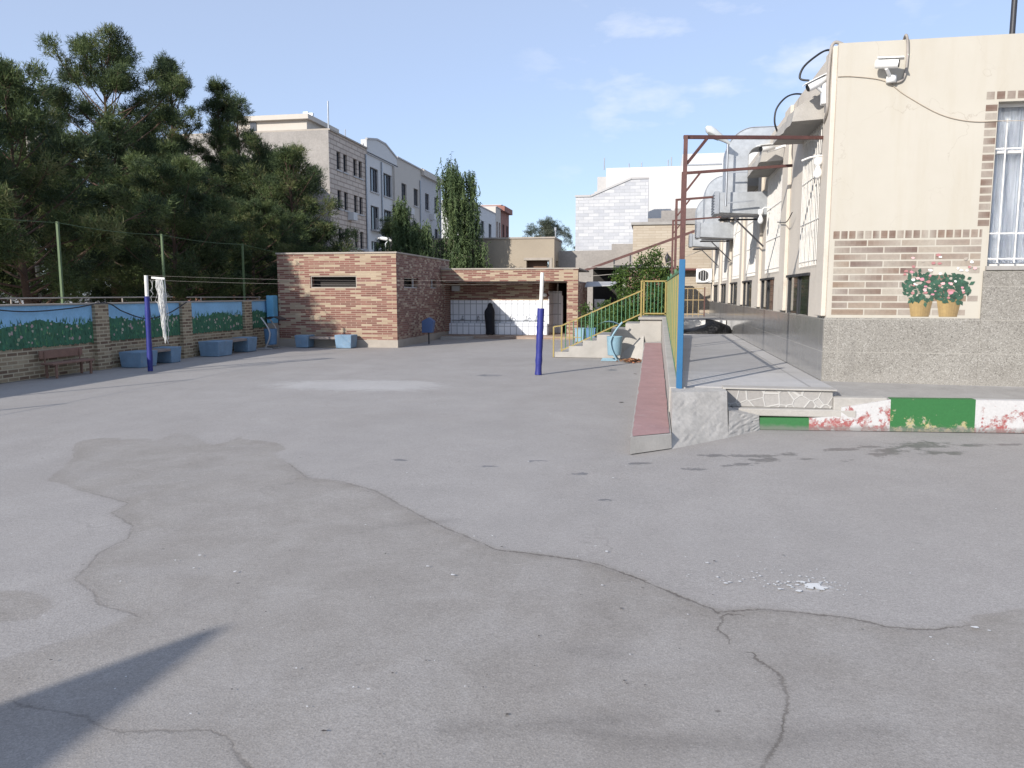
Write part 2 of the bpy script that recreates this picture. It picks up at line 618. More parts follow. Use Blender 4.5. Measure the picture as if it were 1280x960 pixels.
def m_terrazzo():
    t = NT('washed_pebble_render')
    v = t.coord('Object')
    vo = t.n('ShaderNodeTexVoronoi')
    vo.inputs['Scale'].default_value = 95
    t.l(v, vo.inputs['Vector'])
    s = t.sep(vo.outputs['Color'])
    c = t.ramp(s[0], [(0.0, (0.13, 0.12, 0.105)), (0.12, (0.21, 0.197, 0.175)), (0.55, (0.265, 0.25, 0.222)), (0.85, (0.295, 0.28, 0.25)), (1.0, (0.38, 0.365, 0.335))])
    vb = t.n('ShaderNodeTexVoronoi')
    vb.inputs['Scale'].default_value = 17
    t.l(v, vb.inputs['Vector'])
    sb = t.sep(vb.outputs['Color'])
    big = t.math('MULTIPLY', t.ramp(sb[1], [(0.9, 0), (0.93, 1)]), t.ramp(vb.outputs['Distance'], [(0.22, 1), (0.32, 0)]))
    c = t.mix(t.math('MULTIPLY', big, 0.45), c, (0.06, 0.057, 0.053))
    a = t.noise(v, 1.1, 6, 0.7)
    c = t.mix(0.55, c, t.ramp(a, [(0.3, (0.62, 0.60, 0.58)), (0.62, (1.0, 1.0, 1.0))]), 'MULTIPLY')
    jt = t.n('ShaderNodeTexBrick')
    jt.offset = 0.0
    jt.inputs['Brick Width'].default_value = 2.35
    jt.inputs['Row Height'].default_value = 0.42
    jt.inputs['Mortar Size'].default_value = 0.005
    jt.inputs['Scale'].default_value = 1.0
    t.l(t.coord('UV'), jt.inputs['Vector'])
    c = t.mix(t.math('MULTIPLY', jt.outputs['Fac'], 0.5), c, (0.36, 0.34, 0.30))
    zz_ = t.sep(v)[2]
    gr = t.math('SUBTRACT', t.math('ADD', 0.32, t.math('MULTIPLY', t.noise(v, 3.5, 6, 0.7), 0.35)), zz_)
    c = t.mix(t.math('MULTIPLY', t.ramp(gr, [(0.25, 0), (0.55, 1)]), 0.35), c, (0.33, 0.31, 0.28))
    ds = t.noise(t.coord('Object', (3.0, 3.0, 0.3)), 1.6, 6, 0.7)
    c = t.mix(t.math('MULTIPLY', t.ramp(ds, [(0.55, 0), (0.75, 1)]), 0.4), c, (0.17, 0.16, 0.145))
    t.bump(vo.outputs['Distance'], 0.4, 0.004)
    return t.out(c, 0.85)


M['terrazzo'] = m_terrazzo()


def m_granite():
    t = NT('polished_granite_dado')
    v = t.coord('Object')
    vu = t.coord('UV')
    n = t.noise(v, 60, 4, 0.7)
    c = t.ramp(n, [(0.3, (0.19, 0.186, 0.18)), (0.7, (0.28, 0.274, 0.264))])
    bt = t.n('ShaderNodeTexBrick')
    bt.offset = 0.0
    bt.inputs['Brick Width'].default_value = 1.2
    bt.inputs['Row Height'].default_value = 0.42
    bt.inputs['Mortar Size'].default_value = 0.006
    bt.inputs['Scale'].default_value = 1.0
    t.l(vu, bt.inputs['Vector'])
    c = t.mix(bt.outputs['Fac'], c, (0.33, 0.32, 0.30))
    r = t.ramp(t.noise(v, 3, 4, 0.6), [(0.35, 0.10), (0.7, 0.2)])
    return t.out(c, r, 0.0, 0.9)


M['granite'] = m_granite()

BR_STOPS = [(0.0, (0.19, 0.085, 0.065)), (0.33, (0.235, 0.105, 0.08)), (0.55, (0.27, 0.125, 0.095)), (0.62, (0.36, 0.265, 0.18)), (0.8, (0.42, 0.325, 0.225)), (1.0, (0.46, 0.37, 0.26))]
M['brick_wash'] = m_brick('red_and_cream_brick', BR_STOPS, (0.36, 0.28, 0.21), 0.32, 0.062, 0.007)
M['brick_wash_dark'] = m_brick('dark_speckled_brick', [(0.0, (0.17, 0.075, 0.06)), (0.5, (0.25, 0.115, 0.09)), (0.72, (0.34, 0.23, 0.17)), (1.0, (0.50, 0.40, 0.30))], (0.25, 0.2, 0.16), 0.19, 0.062, 0.007)
M['brick_wall'] = m_brick('weathered_wall_brick', [(0.0, (0.17, 0.11, 0.075)), (0.5, (0.29, 0.22, 0.14)), (1.0, (0.45, 0.37, 0.25))], (0.43, 0.37, 0.26), 0.24, 0.075, 0.013, blotch=0.35)
M['brick_brown'] = m_brick('brown_brick', [(0.0, (0.18, 0.07, 0.05)), (1.0, (0.30, 0.13, 0.09))], (0.3, 0.25, 0.2), 0.22, 0.07, 0.012)
M['stone_tan'] = m_brick('tan_stone_courses', [(0.0, (0.50, 0.42, 0.35)), (1.0, (0.60, 0.51, 0.43))], (0.30, 0.24, 0.20), 1.2, 0.36, 0.05, bump=0.2, blotch=0.12)
M['stone_white'] = m_brick('white_stone_blocks', [(0.0, (0.46, 0.47, 0.50)), (0.5, (0.55, 0.555, 0.57)), (1.0, (0.62, 0.62, 0.625))], (0.36, 0.37, 0.385), 0.75, 0.24, 0.016, blotch=0.22)
M['brick_beige'] = m_brick('beige_brick', [(0.0, (0.42, 0.355, 0.275)), (1.0, (0.48, 0.42, 0.335))], (0.36, 0.30, 0.23), 0.5, 0.11, 0.012, blotch=0.15)
M['tile_white'] = m_brick('white_wall_tile', [(0.0, (0.74, 0.76, 0.80)), (1.0, (0.80, 0.82, 0.85))], (0.40, 0.42, 0.45), 0.22, 0.40, 0.016, rough=0.15, offset=0.0, blotch=0.03, bump=0.05)


def m_tint(name, rough=0.8, noise_scale=20, amt=0.35):
    """colour comes from the face's own paint or leaf colour"""
    t = NT(name)
    v = t.coord('Object')
    c = t.attr('tint', 'Color')
    n = t.noise(v, noise_scale, 4, 0.65)
    c = t.mix(amt, c, t.ramp(n, [(0.3, 0.4), (0.7, 1.0)]), 'MULTIPLY')
    return t.out(c, rough)


M['paint_tint'] = m_tint('wall_painting', 0.8)
M['leaf_litter'] = m_tint('dry_leaves', 0.9)


def m_leaf(name, stops, trans=0.25):
    t = NT(name)
    a = t.attr('tone')
    c = t.ramp(a, stops)
    t.out(c, 0.65, 0.0, 0.25)
    tr = t.n('ShaderNodeBsdfTranslucent')
    t.l(c, tr.inputs['Color'])
    mx = t.n('ShaderNodeMixShader')
    mx.inputs[0].default_value = trans
    t.l(t.b.outputs[0], mx.inputs[1])
    t.l(tr.outputs[0], mx.inputs[2])
    t.l(mx.outputs[0], t.t.nodes['Material Output'].inputs['Surface'])
    return t.m


M['needles'] = m_leaf('pine_needles', [(0, (0.034, 0.052, 0.026)), (0.45, (0.06, 0.088, 0.036)), (0.85, (0.115, 0.152, 0.052)), (1, (0.145, 0.15, 0.065))])
M['needles_pale'] = m_leaf('grey_green_needles', [(0, (0.055, 0.07, 0.05)), (0.6, (0.09, 0.11, 0.075)), (1, (0.13, 0.14, 0.10))])
M['weeping'] = m_leaf('weeping_leaves', [(0, (0.05, 0.078, 0.037)), (0.5, (0.08, 0.12, 0.05)), (1, (0.13, 0.175, 0.07))])
M['broadleaf'] = m_leaf('shrub_leaves', [(0, (0.03, 0.06, 0.016)), (0.5, (0.055, 0.10, 0.024)), (0.9, (0.10, 0.16, 0.035)), (1, (0.2, 0.2, 0.05))])

# ------------------------------------------------------------------ asphalt yard


def seg_dist(P, A, B):
    A, B = np.array(A), np.array(B)
    d = B - A
    t = np.clip(((P - A) @ d) / max(d @ d, 1e-9), 0, 1)
    return np.hypot(*(P - A - t[:, None] * d).T)


def signed_line(P, pts):
    """distance to a polyline, signed by the side, and the plain distance"""
    best, sg = np.full(len(P), 99.0), np.ones(len(P))
    for a, b in zip(pts[:-1], pts[1:]):
        d = seg_dist(P, a, b)
        s = np.sign((b[0] - a[0]) * (P[:, 1] - a[1]) - (b[1] - a[1]) * (P[:, 0] - a[0]))
        k = d < best - 1e-9
        best = np.where(k, d, best)
        sg = np.where(k, s, sg)
    return best, sg


def line_dist(P, pts):
    r = np.full(len(P), 99.0)
    for a, b in zip(pts[:-1], pts[1:]):
        r = np.minimum(r, seg_dist(P, a, b))
    return r


def inside(P, poly):
    r = np.zeros(len(P), bool)
    n = len(poly)
    for i in range(n):
        (x1, y1), (x2, y2) = poly[i], poly[(i + 1) % n]
        if y1 == y2:
            continue
        k = ((y1 > P[:, 1]) != (y2 > P[:, 1])) & (P[:, 0] < (x2 - x1) * (P[:, 1] - y1) / (y2 - y1) + x1)
        r ^= k
    return r


def G2(l):
    return [ground_at(u, v) for u, v in l]


MAIN = [(300, 548), (345, 553), (358, 560), (342, 568), (362, 580), (384, 597), (425, 601), (470, 613), (500, 630), (540, 651), (580, 668), (622, 686), (690, 694), (745, 703), (800, 723), (832, 737), (868, 752), (900, 764), (955, 760), (1010, 766), (1060, 771), (1110, 783), (1160, 786), (1200, 782), (1222, 768), (1290, 762), (1400, 765)]
LEFT = [(300, 545), (285, 552), (262, 556), (240, 543), (215, 541), (196, 552), (172, 544), (150, 549), (125, 545), (95, 552), (92, 572), (62, 598), (100, 612), (162, 628), (140, 640), (166, 656), (160, 672), (122, 690), (112, 706), (93, 722), (118, 738), (122, 752), (150, 760), (172, 766)]
CRACKS = [MAIN[4:24], [(895, 764), (905, 772), (897, 785), (908, 796)],
          [(945, 822), (978, 845), (985, 880), (975, 925), (950, 962)],
          [(20, 878), (60, 884), (105, 893), (128, 906), (150, 912), (200, 911), (255, 911), (285, 918), (292, 938), (312, 957)],
          LEFT[12:]]
FAINT = [[(560, 910), (650, 908), (735, 902), (800, 898)], [(700, 905), (790, 925), (860, 928), (980, 930), (1015, 918), (1100, 912)],
         [(718, 813), (735, 811), (770, 810), (786, 814), (776, 818), (730, 818), (718, 813)],
         [(440, 662), (500, 655), (560, 650)]]
STAIN = MAIN + [(1400, 1200), (-300, 1200), (-300, 900), (-60, 840), (110, 790)] + LEFT[::-1]
STAIN2 = [(-40, 738), (20, 736), (60, 745), (66, 757), (48, 770), (-40, 776)]
WET = [(1150, 556, 40, 6), (1112, 563, 26, 6), (1100, 567, 20, 4), (1165, 565, 20, 3), (1192, 566, 16, 3), (1050, 561, 30, 2.5), (1085, 558, 20, 2),
       (985, 567, 20, 2.5), (945, 569, 40, 2.5), (900, 568, 34, 2), (955, 574, 25, 3), (930, 579, 22, 2.5), (910, 581, 12, 2), (868, 585, 16, 3), (725, 591, 16, 2), (800, 578, 20, 1.5),
       (1215, 556, 25, 2), (1260, 555, 25, 2), (1060, 575, 12, 1.5), (1010, 573, 14, 1.5), (760, 623, 16, 2), (500, 575, 12, 1.5), (610, 582, 14, 1.5), (610, 469, 26, 1.5), (480, 468, 18, 1), (765, 462, 9, 1.5), (670, 575, 16, 1.5)]
WHITE = [(450, 481, 80, 5), (1018, 733, 16, 4), (395, 481, 30, 4), (500, 479, 40, 3)]

xs = np.unique(np.concatenate([np.arange(-5.5, 9.01, 0.05), np.arange(-14, 14, 0.25), np.array([-500, -300, -150, -80, -50, -35, -25, -20, -17, 17, 22, 30, 50, 100, 200, 500])]).round(4))
ys = np.unique(np.concatenate([np.arange(1.6, 11.01, 0.05), np.arange(-16, 30, 0.25), np.array([-200, -80, -40, -25, 35, 42, 50, 65, 90, 150, 300, 700])]).round(4))
GX, GY = np.meshgrid(xs, ys)
P2 = np.stack([GX.ravel(), GY.ravel()], 1)
near = (np.abs(P2[:, 0]) < 15) & (P2[:, 1] > -2) & (P2[:, 1] < 28)
PN = P2[near]
crack = np.full(len(P2), 1.0)
side = np.full(len(P2), 1.0)
_cd, _cs = np.full(len(PN), 99.0), np.ones(len(PN))
for l in CRACKS:
    d, s_ = signed_line(PN, G2(l))
    k = d < _cd
    _cd, _cs = np.where(k, d, _cd), np.where(k, s_, _cs)
crack[near] = np.minimum(1.0, _cd)
side[near] = np.minimum(1.0, _cd) * _cs
faint = np.full(len(P2), 1.0)
faint[near] = np.minimum(1.0, np.min([line_dist(PN, G2(l)) for l in FAINT], axis=0))
stain = np.full(len(P2), -1.0)
ds = []
for pl in (STAIN, STAIN2):
    q = G2([(min(max(u, -3000), 4000), v) for u, v in pl])
    d = line_dist(PN, q + [q[0]])
    ds.append(np.where(inside(PN, q), d, -d))
stain[near] = np.clip(np.max(ds, axis=0), -1, 1)


def blobs(lst):
    r = np.full(len(P2), 1.0)
    a = np.full(len(PN), 9.0)
    for (u, v, ru, rv) in lst:
        c0 = np.array(ground_at(u, v))
        e1 = np.array(ground_at(u + ru, v)) - c0
        e2 = (np.array(ground_at(u, v - rv)) - np.array(ground_at(u, v + rv))) / 2
        Mx = np.linalg.inv(np.stack([e1, e2], 1))
        w = (PN - c0) @ Mx.T
        a = np.minimum(a, np.hypot(w[:, 0], w[:, 1]) - 1)
    r[near] = np.clip(a, -1, 1)
    return r


wet, white = blobs(WET), blobs(WHITE)
nx, ny = len(xs), len(ys)
idx = np.arange(nx * ny).reshape(ny, nx)
quads = np.stack([idx[:-1, :-1], idx[:-1, 1:], idx[1:, 1:], idx[1:, :-1]], -1).reshape(-1, 4)
me = bpy.data.meshes.new('ground')
me.vertices.add(len(P2))
zz = 0.006 * np.sin(P2[:, 0] * 0.9 + 1.3) * np.sin(P2[:, 1] * 0.7)
zz = np.where(near, zz, 0) - 0.006
me.vertices.foreach_set('co', np.stack([P2[:, 0], P2[:, 1], zz], 1).astype(np.float32).ravel())
me.loops.add(quads.size)
me.loops.foreach_set('vertex_index', quads.ravel().astype(np.int32))
me.polygons.add(len(quads))
me.polygons.foreach_set('loop_start', np.arange(0, quads.size, 4, dtype=np.int32))
me.polygons.foreach_set('loop_total', np.full(len(quads), 4, dtype=np.int32))
me.update(calc_edges=True)
for nm, arr in (('crack', crack), ('side', side), ('faint', faint), ('stain', stain), ('wet', wet), ('white', white)):
    at = me.attributes.new(nm, 'FLOAT', 'POINT')
    at.data.foreach_set('value', arr.astype(np.float32))
me.polygons.foreach_set('use_smooth', np.ones(len(quads), bool))
ground = bpy.data.objects.new('ground', me)
COL.objects.link(ground)
ground['kind'] = 'structure'


def m_asphalt():
    t = NT('worn_asphalt')
    v = t.coord('Object')
    big = t.noise(v, 0.25, 5, 0.6)
    mid = t.noise(v, 1.4, 6, 0.65)
    fine = t.noise(v, 130, 3, 0.7)
    grain = t.noise(v, 420, 2, 0.6)
    c = t.ramp(big, [(0.3, (0.310, 0.292, 0.276)), (0.7, (0.355, 0.335, 0.317))])
    c = t.mix(0.5, c, t.ramp(mid, [(0.3, (0.290, 0.273, 0.258)), (0.7, (0.372, 0.350, 0.331))]))
    # dried mud inside the old puddle
    wob = t.math('MULTIPLY', t.math('SUBTRACT', t.noise(v, 5, 9, 0.72), 0.5), 0.16)
    st = t.math('ADD', t.attr('stain'), wob)
    stf = t.ramp(t.math('ADD', t.math('MULTIPLY', st, 2.0), 0.5), [(0.42, 0), (0.58, 1.0), (1.0, 0.75)])
    stf = t.math('MULTIPLY', stf, t.ramp(t.noise(v, 0.7, 6, 0.65, 0.4), [(0.33, 0.25), (0.52, 1.0)]))
    mud = t.ramp(t.noise(v, 2.3, 7, 0.7, 0.5), [(0.30, (0.220, 0.199, 0.174)), (0.5, (0.270, 0.248, 0.222)), (0.7, (0.330, 0.309, 0.285))])
    c = t.mix(t.math('MULTIPLY', stf, 0.78), c, mud)
    rim = t.ramp(t.math('ADD', t.math('MULTIPLY', st, 3.0), 0.5), [(0.47, 0), (0.505, 1), (0.55, 0.45), (0.85, 0)])
    c = t.mix(t.math('MULTIPLY', rim, t.ramp(t.noise(v, 1.1, 3, 0.5), [(0.35, 0.05), (0.7, 0.5)])), c, (0.20, 0.178, 0.155))
    # cracks
    wc = t.math('MULTIPLY', t.math('SUBTRACT', t.noise(v, 9, 8, 0.75), 0.5), 0.07)
    wc2 = t.math('MULTIPLY', t.math('SUBTRACT', t.noise(v, 45, 5, 0.7), 0.5), 0.035)
    cd = t.math('ABSOLUTE', t.math('ADD', t.math('ADD', t.attr('side'), wc), wc2))
    cd = t.math('DIVIDE', cd, t.ramp(t.noise(v, 3.5, 5, 0.7), [(0.35, 0.35), (0.65, 1.3)]))
    cw = t.ramp(t.noise(v, 2.5, 4, 0.6), [(0.3, 0.35), (0.6, 1.0)])
    xr = t.n('ShaderNodeMapRange')
    xr.inputs['From Min'].default_value = -2.2
    xr.inputs['From Max'].default_value = -0.6
    xr.inputs['To Min'].default_value = 0.4
    t.l(t.sep(v)[0], xr.inputs['Value'])
    cw = t.math('MULTIPLY', cw, xr.outputs['Result'])
    cf = t.math('MULTIPLY', t.math('MULTIPLY', t.ramp(cd, [(0.0, 1), (0.006, 0.9), (0.013, 0)]), cw), t.ramp(t.attr('crack'), [(0.06, 1), (0.085, 0)]))
    halo = t.math('MULTIPLY', t.ramp(t.attr('crack'), [(0.0, 1), (0.09, 0)]), 0.3)
    c = t.mix(t.math('MULTIPLY', halo, mid), c, (0.17, 0.15, 0.13))
    c = t.mix(t.math('MULTIPLY', cf, 0.85), c, (0.085, 0.072, 0.060))
    fd = t.math('ABSOLUTE', t.math('ADD', t.attr('faint'), wc))
    ff = t.math('MULTIPLY', t.ramp(fd, [(0.0, 1), (0.05, 0.4), (0.12, 0)]), 0.4)
    c = t.mix(t.math('MULTIPLY', ff, cw), c, (0.11, 0.10, 0.09))
    # faint random hairlines
    vo = t.n('ShaderNodeTexVoronoi', feature='DISTANCE_TO_EDGE')
    vo.inputs['Scale'].default_value = 0.35
    dv = t.n('ShaderNodeVectorMath', operation='ADD')
    nd = t.n('ShaderNodeTexNoise')
    nd.inputs['Scale'].default_value = 2.2
    nd.inputs['Detail'].default_value = 6
    t.l(v, nd.inputs['Vector'])
    t.l(v, dv.inputs[0])
    t.l(nd.outputs['Color'], dv.inputs[1])
    t.l(dv.outputs[0], vo.inputs['Vector'])
    hl = t.math('MULTIPLY', t.ramp(vo.outputs['Distance'], [(0.0, 1), (0.008, 0)]), t.ramp(mid, [(0.5, 0), (0.7, 0.3)]))
    c = t.mix(hl, c, (0.11, 0.10, 0.095))
    # wet patches, spilt lime and stray specks
    wn = t.math('MULTIPLY', t.math('SUBTRACT', t.noise(v, 9, 7, 0.75), 0.5), 4.0)
    wf = t.ramp(t.math('ADD', t.math('ADD', t.attr('wet'), wn), 0.5), [(0.10, 1), (0.30, 0)])
    c = t.mix(t.math('MULTIPLY', wf, 0.62), c, (0.075, 0.07, 0.072))
    wh = t.math('ADD', t.attr('white'), t.math('MULTIPLY', t.math('SUBTRACT', t.noise(t.coord('Object', (1.0, 3.2, 1.0), (0, 0, 0.18)), 3.5, 9, 0.85), 0.5), 5.0))
    c = t.mix(t.math('MULTIPLY', t.ramp(wh, [(0.0, 1), (0.45, 0)]), 0.42), c, (0.55, 0.54, 0.53))
    vs = t.n('ShaderNodeTexVoronoi')
    vs.inputs['Scale'].default_value = 9
    t.l(v, vs.inputs['Vector'])
    sv = t.sep(vs.outputs['Color'])
    sp = t.math('MULTIPLY', t.ramp(sv[0], [(0.985, 0), (0.99, 1)]), t.ramp(vs.outputs['Distance'], [(0.05, 1), (0.1, 0)]))
    c = t.mix(t.math('MULTIPLY', sp, 0.7), c, (0.6, 0.59, 0.57))
    sp2 = t.math('MULTIPLY', t.ramp(sv[1], [(0.97, 0), (0.98, 1)]), t.ramp(vs.outputs['Distance'], [(0.05, 1), (0.13, 0)]))
    c = t.mix(t.math('MULTIPLY', sp2, 0.6), c, (0.07, 0.06, 0.055))
    # broad wear: scuffed pale lanes and brownish dust
    wear = t.noise(t.coord('Object', (1.0, 0.45, 1.0), (0, 0, 0.5)), 0.55, 7, 0.68, 0.8)
    c = t.mix(0.5, c, t.ramp(wear, [(0.3, (0.84, 0.82, 0.80)), (0.55, (1.0, 1.0, 1.0)), (0.75, (1.06, 1.05, 1.04))]), 'MULTIPLY')
    ch = t.n('ShaderNodeTexVoronoi')
    ch.inputs['Scale'].default_value = 85
    t.l(v, ch.inputs['Vector'])
    chs = t.sep(ch.outputs['Color'])
    c = t.mix(0.2, c, t.ramp(chs[0], [(0.0, 0.5), (0.25, 0.9), (0.7, 1.05), (1.0, 1.5)]), 'MULTIPLY')
    # stone grain
    c = t.mix(0.58, c, t.ramp(fine, [(0.28, 0.55), (0.5, 0.95), (0.72, 1.3)]), 'MULTIPLY')
    c = t.mix(0.38, c, t.ramp(grain, [(0.3, 0.6), (0.7, 1.3)]), 'MULTIPLY')
    h = t.math('SUBTRACT', t.math('ADD', t.math('ADD', fine, t.math('MULTIPLY', ch.outputs['Distance'], 0.8)), t.math('MULTIPLY', mid, 1.5)), t.math('MULTIPLY', cf, 2.5))
    t.bump(h, 0.24, 0.005)
    r = t.mix(wf, (0.86, 0.86, 0.86), (0.45, 0.45, 0.45))
    return t.out(c, r, 0.0, 0.3)


me.materials.append(m_asphalt())

# unseen thin wall added behind the camera to throw the foreground wedge of shade
tip = Vector(ground_at(285, 785))
hw = 3.6
L = hw / math.tan(SUN_EL)
wx, wy = tip.x - SH.x * L, tip.y - SH.y * L
b = MB()
b.box(wx - 0.09, wx - 0.03, wy - 9, wy, 0, hw)
tag(b.build('shade_caster_wall', M['concrete'], origin=(wx, wy - 4.5, 0)), 'plain tall unseen wall added behind the viewpoint to throw the wedge of shade', 'wall')

# ------------------------------------------------------------------ main building on the right
XW, YF = 2.2, 10.55
XE, YE, ZT = 13.0, 31.5, 4.68
bay = [(11.05, 12.45)] + [(14.3 + 3.25 * k, 16.15 + 3.25 * k) for k in range(5)]
low = [(11.75, 13.55), (15.1, 16.8), (18.45, 20.1), (21.6, 23.3), (24.9, 26.5), (28.1, 29.7)]
B = thing('school_building', 'long single-storey cream building with pebbled plinth, canopies and barred windows on the raised walk', 'building', (XW, YF, 0.4))
WX0, WX1, WZ0, WZ1 = 4.06, 5.7, 1.93, 3.9
b = MB()
holes_wall(b, 'y', YF, XW, XE, 0.3, ZT, [(WX0, WX1, WZ0, WZ1)], 0.22, -1)
front_wall = b.build('front_wall', M['cream'], B)
b = MB()
hs = [(y0, y1, 2.0, 3.84) for y0, y1 in bay] + [(y0, y1, 1.27, 1.85) for y0, y1 in low]
holes_wall(b, 'x', XW, YF, YE, 0.3, ZT, hs, 0.2, -1)
side_wall = b.build('side_wall', M['stucco_white'], B)
b = MB()
b.box(XW + 0.01, XE, YF + 0.22, YE, ZT - 0.4, ZT - 0.35)
b.box(XW + 0.001, XW + 0.2, YF + 0.2, YE, ZT - 0.34, ZT + 0.001)
b.box(XW + 0.2, XE, YF + 0.001, YF + 0.2, ZT - 0.34, ZT + 0.001)
b.build('roof', M['concrete'], B)
b = MB()
b.box(XE, XE + 0.02, YF + 0.3, YE, 0.3, ZT - 0.4)
b.box(XW + 0.3, XE, YE, YE + 0.02, 0.3, ZT - 0.4)
b.box(XW + 0.5, XW + 0.52, YF + 0.5, YE - 0.3, 0.4, ZT - 0.5)
b.box(XW + 0.6, XE - 0.2, YF + 0.8, YF + 0.82, 0.4, ZT - 0.5)
b.build('inner_wall', M['dark_inside'], B)
# pilasters between the bays
for (y0, y1) in [(10.58, 11.0), (13.65, 14.2)] + [(16.9 + 3.25 * k, 17.42 + 3.25 * k) for k in range(5)]:
    b = MB()
    b.box(XW - 0.06, XW, y0, y1, 1.3, ZT - 0.02)
    b.build('pilaster', M['stucco_white'], B, bevel=0.01)
# grey pebbled plinth on the front
b = MB()
b.box(XW - 0.025, 4.02, YF - 0.035, YF, 0.36, 1.28)
b.box(4.02, XE, YF - 0.035, YF, 0.36, 1.87)
b.build('plinth', M['terrazzo'], B, bevel=0.006)
# polished dado along the walk
b = MB()
b.box(XW - 0.03, XW, YF + 0.002, YE, 0.38, 1.27)
b.build('dado', M['granite'], B)
# canopies over the side windows: thin concrete slabs with a broken edge
rc = random.Random(3)
for i, (y0, y1) in enumerate(bay):
    b = MB()
    ya, yb = (y0 - 0.05, y1 + 0.1) if i else (y0 - 0.02, y1 + 0.35)
    n = 9
    top, bot = [], []
    for k in range(n + 1):
        t = k / n
        y = ya + (yb - ya) * t
        xo = XW - 0.44 + rc.uniform(-0.015, 0.015)
        top.append((xo + 0.03, y, 4.02 + rc.uniform(-0.015, 0.02)))
        bot.append((xo, y, 3.86 + rc.uniform(-0.015, 0.015)))
    for k in range(n):
        b.face([bot[k], top[k], top[k + 1], bot[k + 1]])
        wi = lambda p, z: (XW + 0.02, p[1], z)
        b.face([top[k], wi(top[k], 4.30), wi(top[k + 1], 4.30), top[k + 1]])
        b.face([bot[k + 1], wi(bot[k + 1], 3.88), wi(bot[k], 3.88), bot[k]])
    b.face([bot[0], (XW + 0.02, ya, 3.88), (XW + 0.02, ya, 4.30), top[0]])
    b.face([top[-1], (XW + 0.02, yb, 4.30), (XW + 0.02, yb, 3.88), bot[-1]])
    b.build('canopy', M['concrete_light'], B)
# side windows: glass in recess, white grille
for (y0, y1) in bay:
    b = MB()
    b.box(XW + 0.17, XW + 0.19, y0, y1, 2.0, 3.84)
    w = b.build('window', M['glass_dark'], B)
    b = MB()
    k = y0 + 0.06
    while k < y1:
        b.tube([(XW - 0.03, k, 1.98), (XW - 0.03, k, 3.86)], 0.008, 5)
        k += 0.11
    for z in (2.05, 2.6, 3.2, 3.8):
        b.bar((XW - 0.03, y0, z), (XW - 0.03, y1, z), 0.022, 0.008)
    b.build('window_grille', M['white_paint'], w)
for (y0, y1) in low:
    b = MB()
    b.box(XW + 0.025, XW + 0.035, y0, y1, 1.27, 1.85)
    w = b.build('low_window', M['glass_dark'], B)
    b = MB()
    b.box(XW - 0.035, XW + 0.06, y0 - 0.04, y1 + 0.04, 1.85, 1.89)
    for yy in (y0, (y0 + y1) / 2, y1 - 0.04):
        b.box(XW - 0.002, XW + 0.023, yy, yy + 0.04, 1.271, 1.849)
    b.build('window_frame', M['iron_dark'], w)
# front window with curtains, white bars, painted brick surround
b = MB()
b.box(WX0, WX1, YF + 0.17, YF + 0.175, WZ0, WZ1)
fw = b.build('front_window', M['clear_glass'], B)
b = MB()
for x in (WX0, (WX0 + WX1) / 2 - 0.02, WX1 - 0.04):
    b.box(x, x + 0.04, YF + 0.13, YF + 0.168, WZ0, WZ1)
for z in (WZ0, 3.3, WZ1 - 0.04):
    b.box(WX0 + 0.04, WX1 - 0.04, YF + 0.132, YF + 0.166, z, z + 0.04)
b.build('window_frame', M['white_paint'], fw)
b = MB()
b.sm = True
cols = 90
for k in range(cols):
    xa, xb = WX0 + (WX1 - WX0) * k / cols, WX0 + (WX1 - WX0) * (k + 1) / cols
    ya = YF + 0.26 + 0.03 * math.sin(k * 0.9) + 0.015 * math.sin(k * 2.3)
    yb = YF + 0.26 + 0.03 * math.sin((k + 1) * 0.9) + 0.015 * math.sin((k + 1) * 2.3)
    b.face([(xa, ya, WZ0), (xb, yb, WZ0), (xb, yb, WZ1), (xa, ya, WZ1)])
b.build('curtain', M['curtain'], fw)
b = MB()
k = WX0 + 0.12
while k < WX1:
    b.tube([(k, YF + 0.02, WZ0 + 0.04), (k, YF + 0.02, WZ1 - 0.2)], 0.010, 6)
    k += 0.19
for z in (2.02, 2.33, 3.35):
    b.bar((WX0, YF + 0.035, z), (WX1, YF + 0.035, z), 0.010, 0.018)
b.build('window_bars', M['white_paint'], fw)
b = MB()
b.box(WX0 - 0.02, WX1 + 0.1, YF - 0.05, YF + 0.16, WZ0 - 0.05, WZ0)
b.build('sill', M['concrete'], fw)

# bricks painted on the plaster: airbrushed rows with pale joints
rp = random.Random(11)


def paint_brick(mb, x0, x1, z0, z1, d, base):
    """one painted brick as a strip of quads whose paint fades along it"""
    n = 6
    f0, f1 = rp.uniform(0.3, 1.05), rp.uniform(0.3, 1.05)
    cream = (0.46, 0.43, 0.37)
    zs = [z0, z0 + (z1 - z0) * 0.3, z0 + (z1 - z0) * 0.7, z1]
    for k in range(n):
        for j in range(3):
            f = f0 + (f1 - f0) * (k + 0.5) / n
            f = min(1.0, f * (0.92, 1.0, 0.95)[j])
            mb.cur = tuple(cream[i] * (1 - f) + base[i] * f for i in range(3))
            xa, xb = x0 + (x1 - x0) * k / n, x0 + (x1 - x0) * (k + 1) / n
            mb.face([(xa, YF - d, zs[j]), (xb, YF - d, zs[j]), (xb, YF - d, zs[j + 1]), (xa, YF - d, zs[j + 1])])


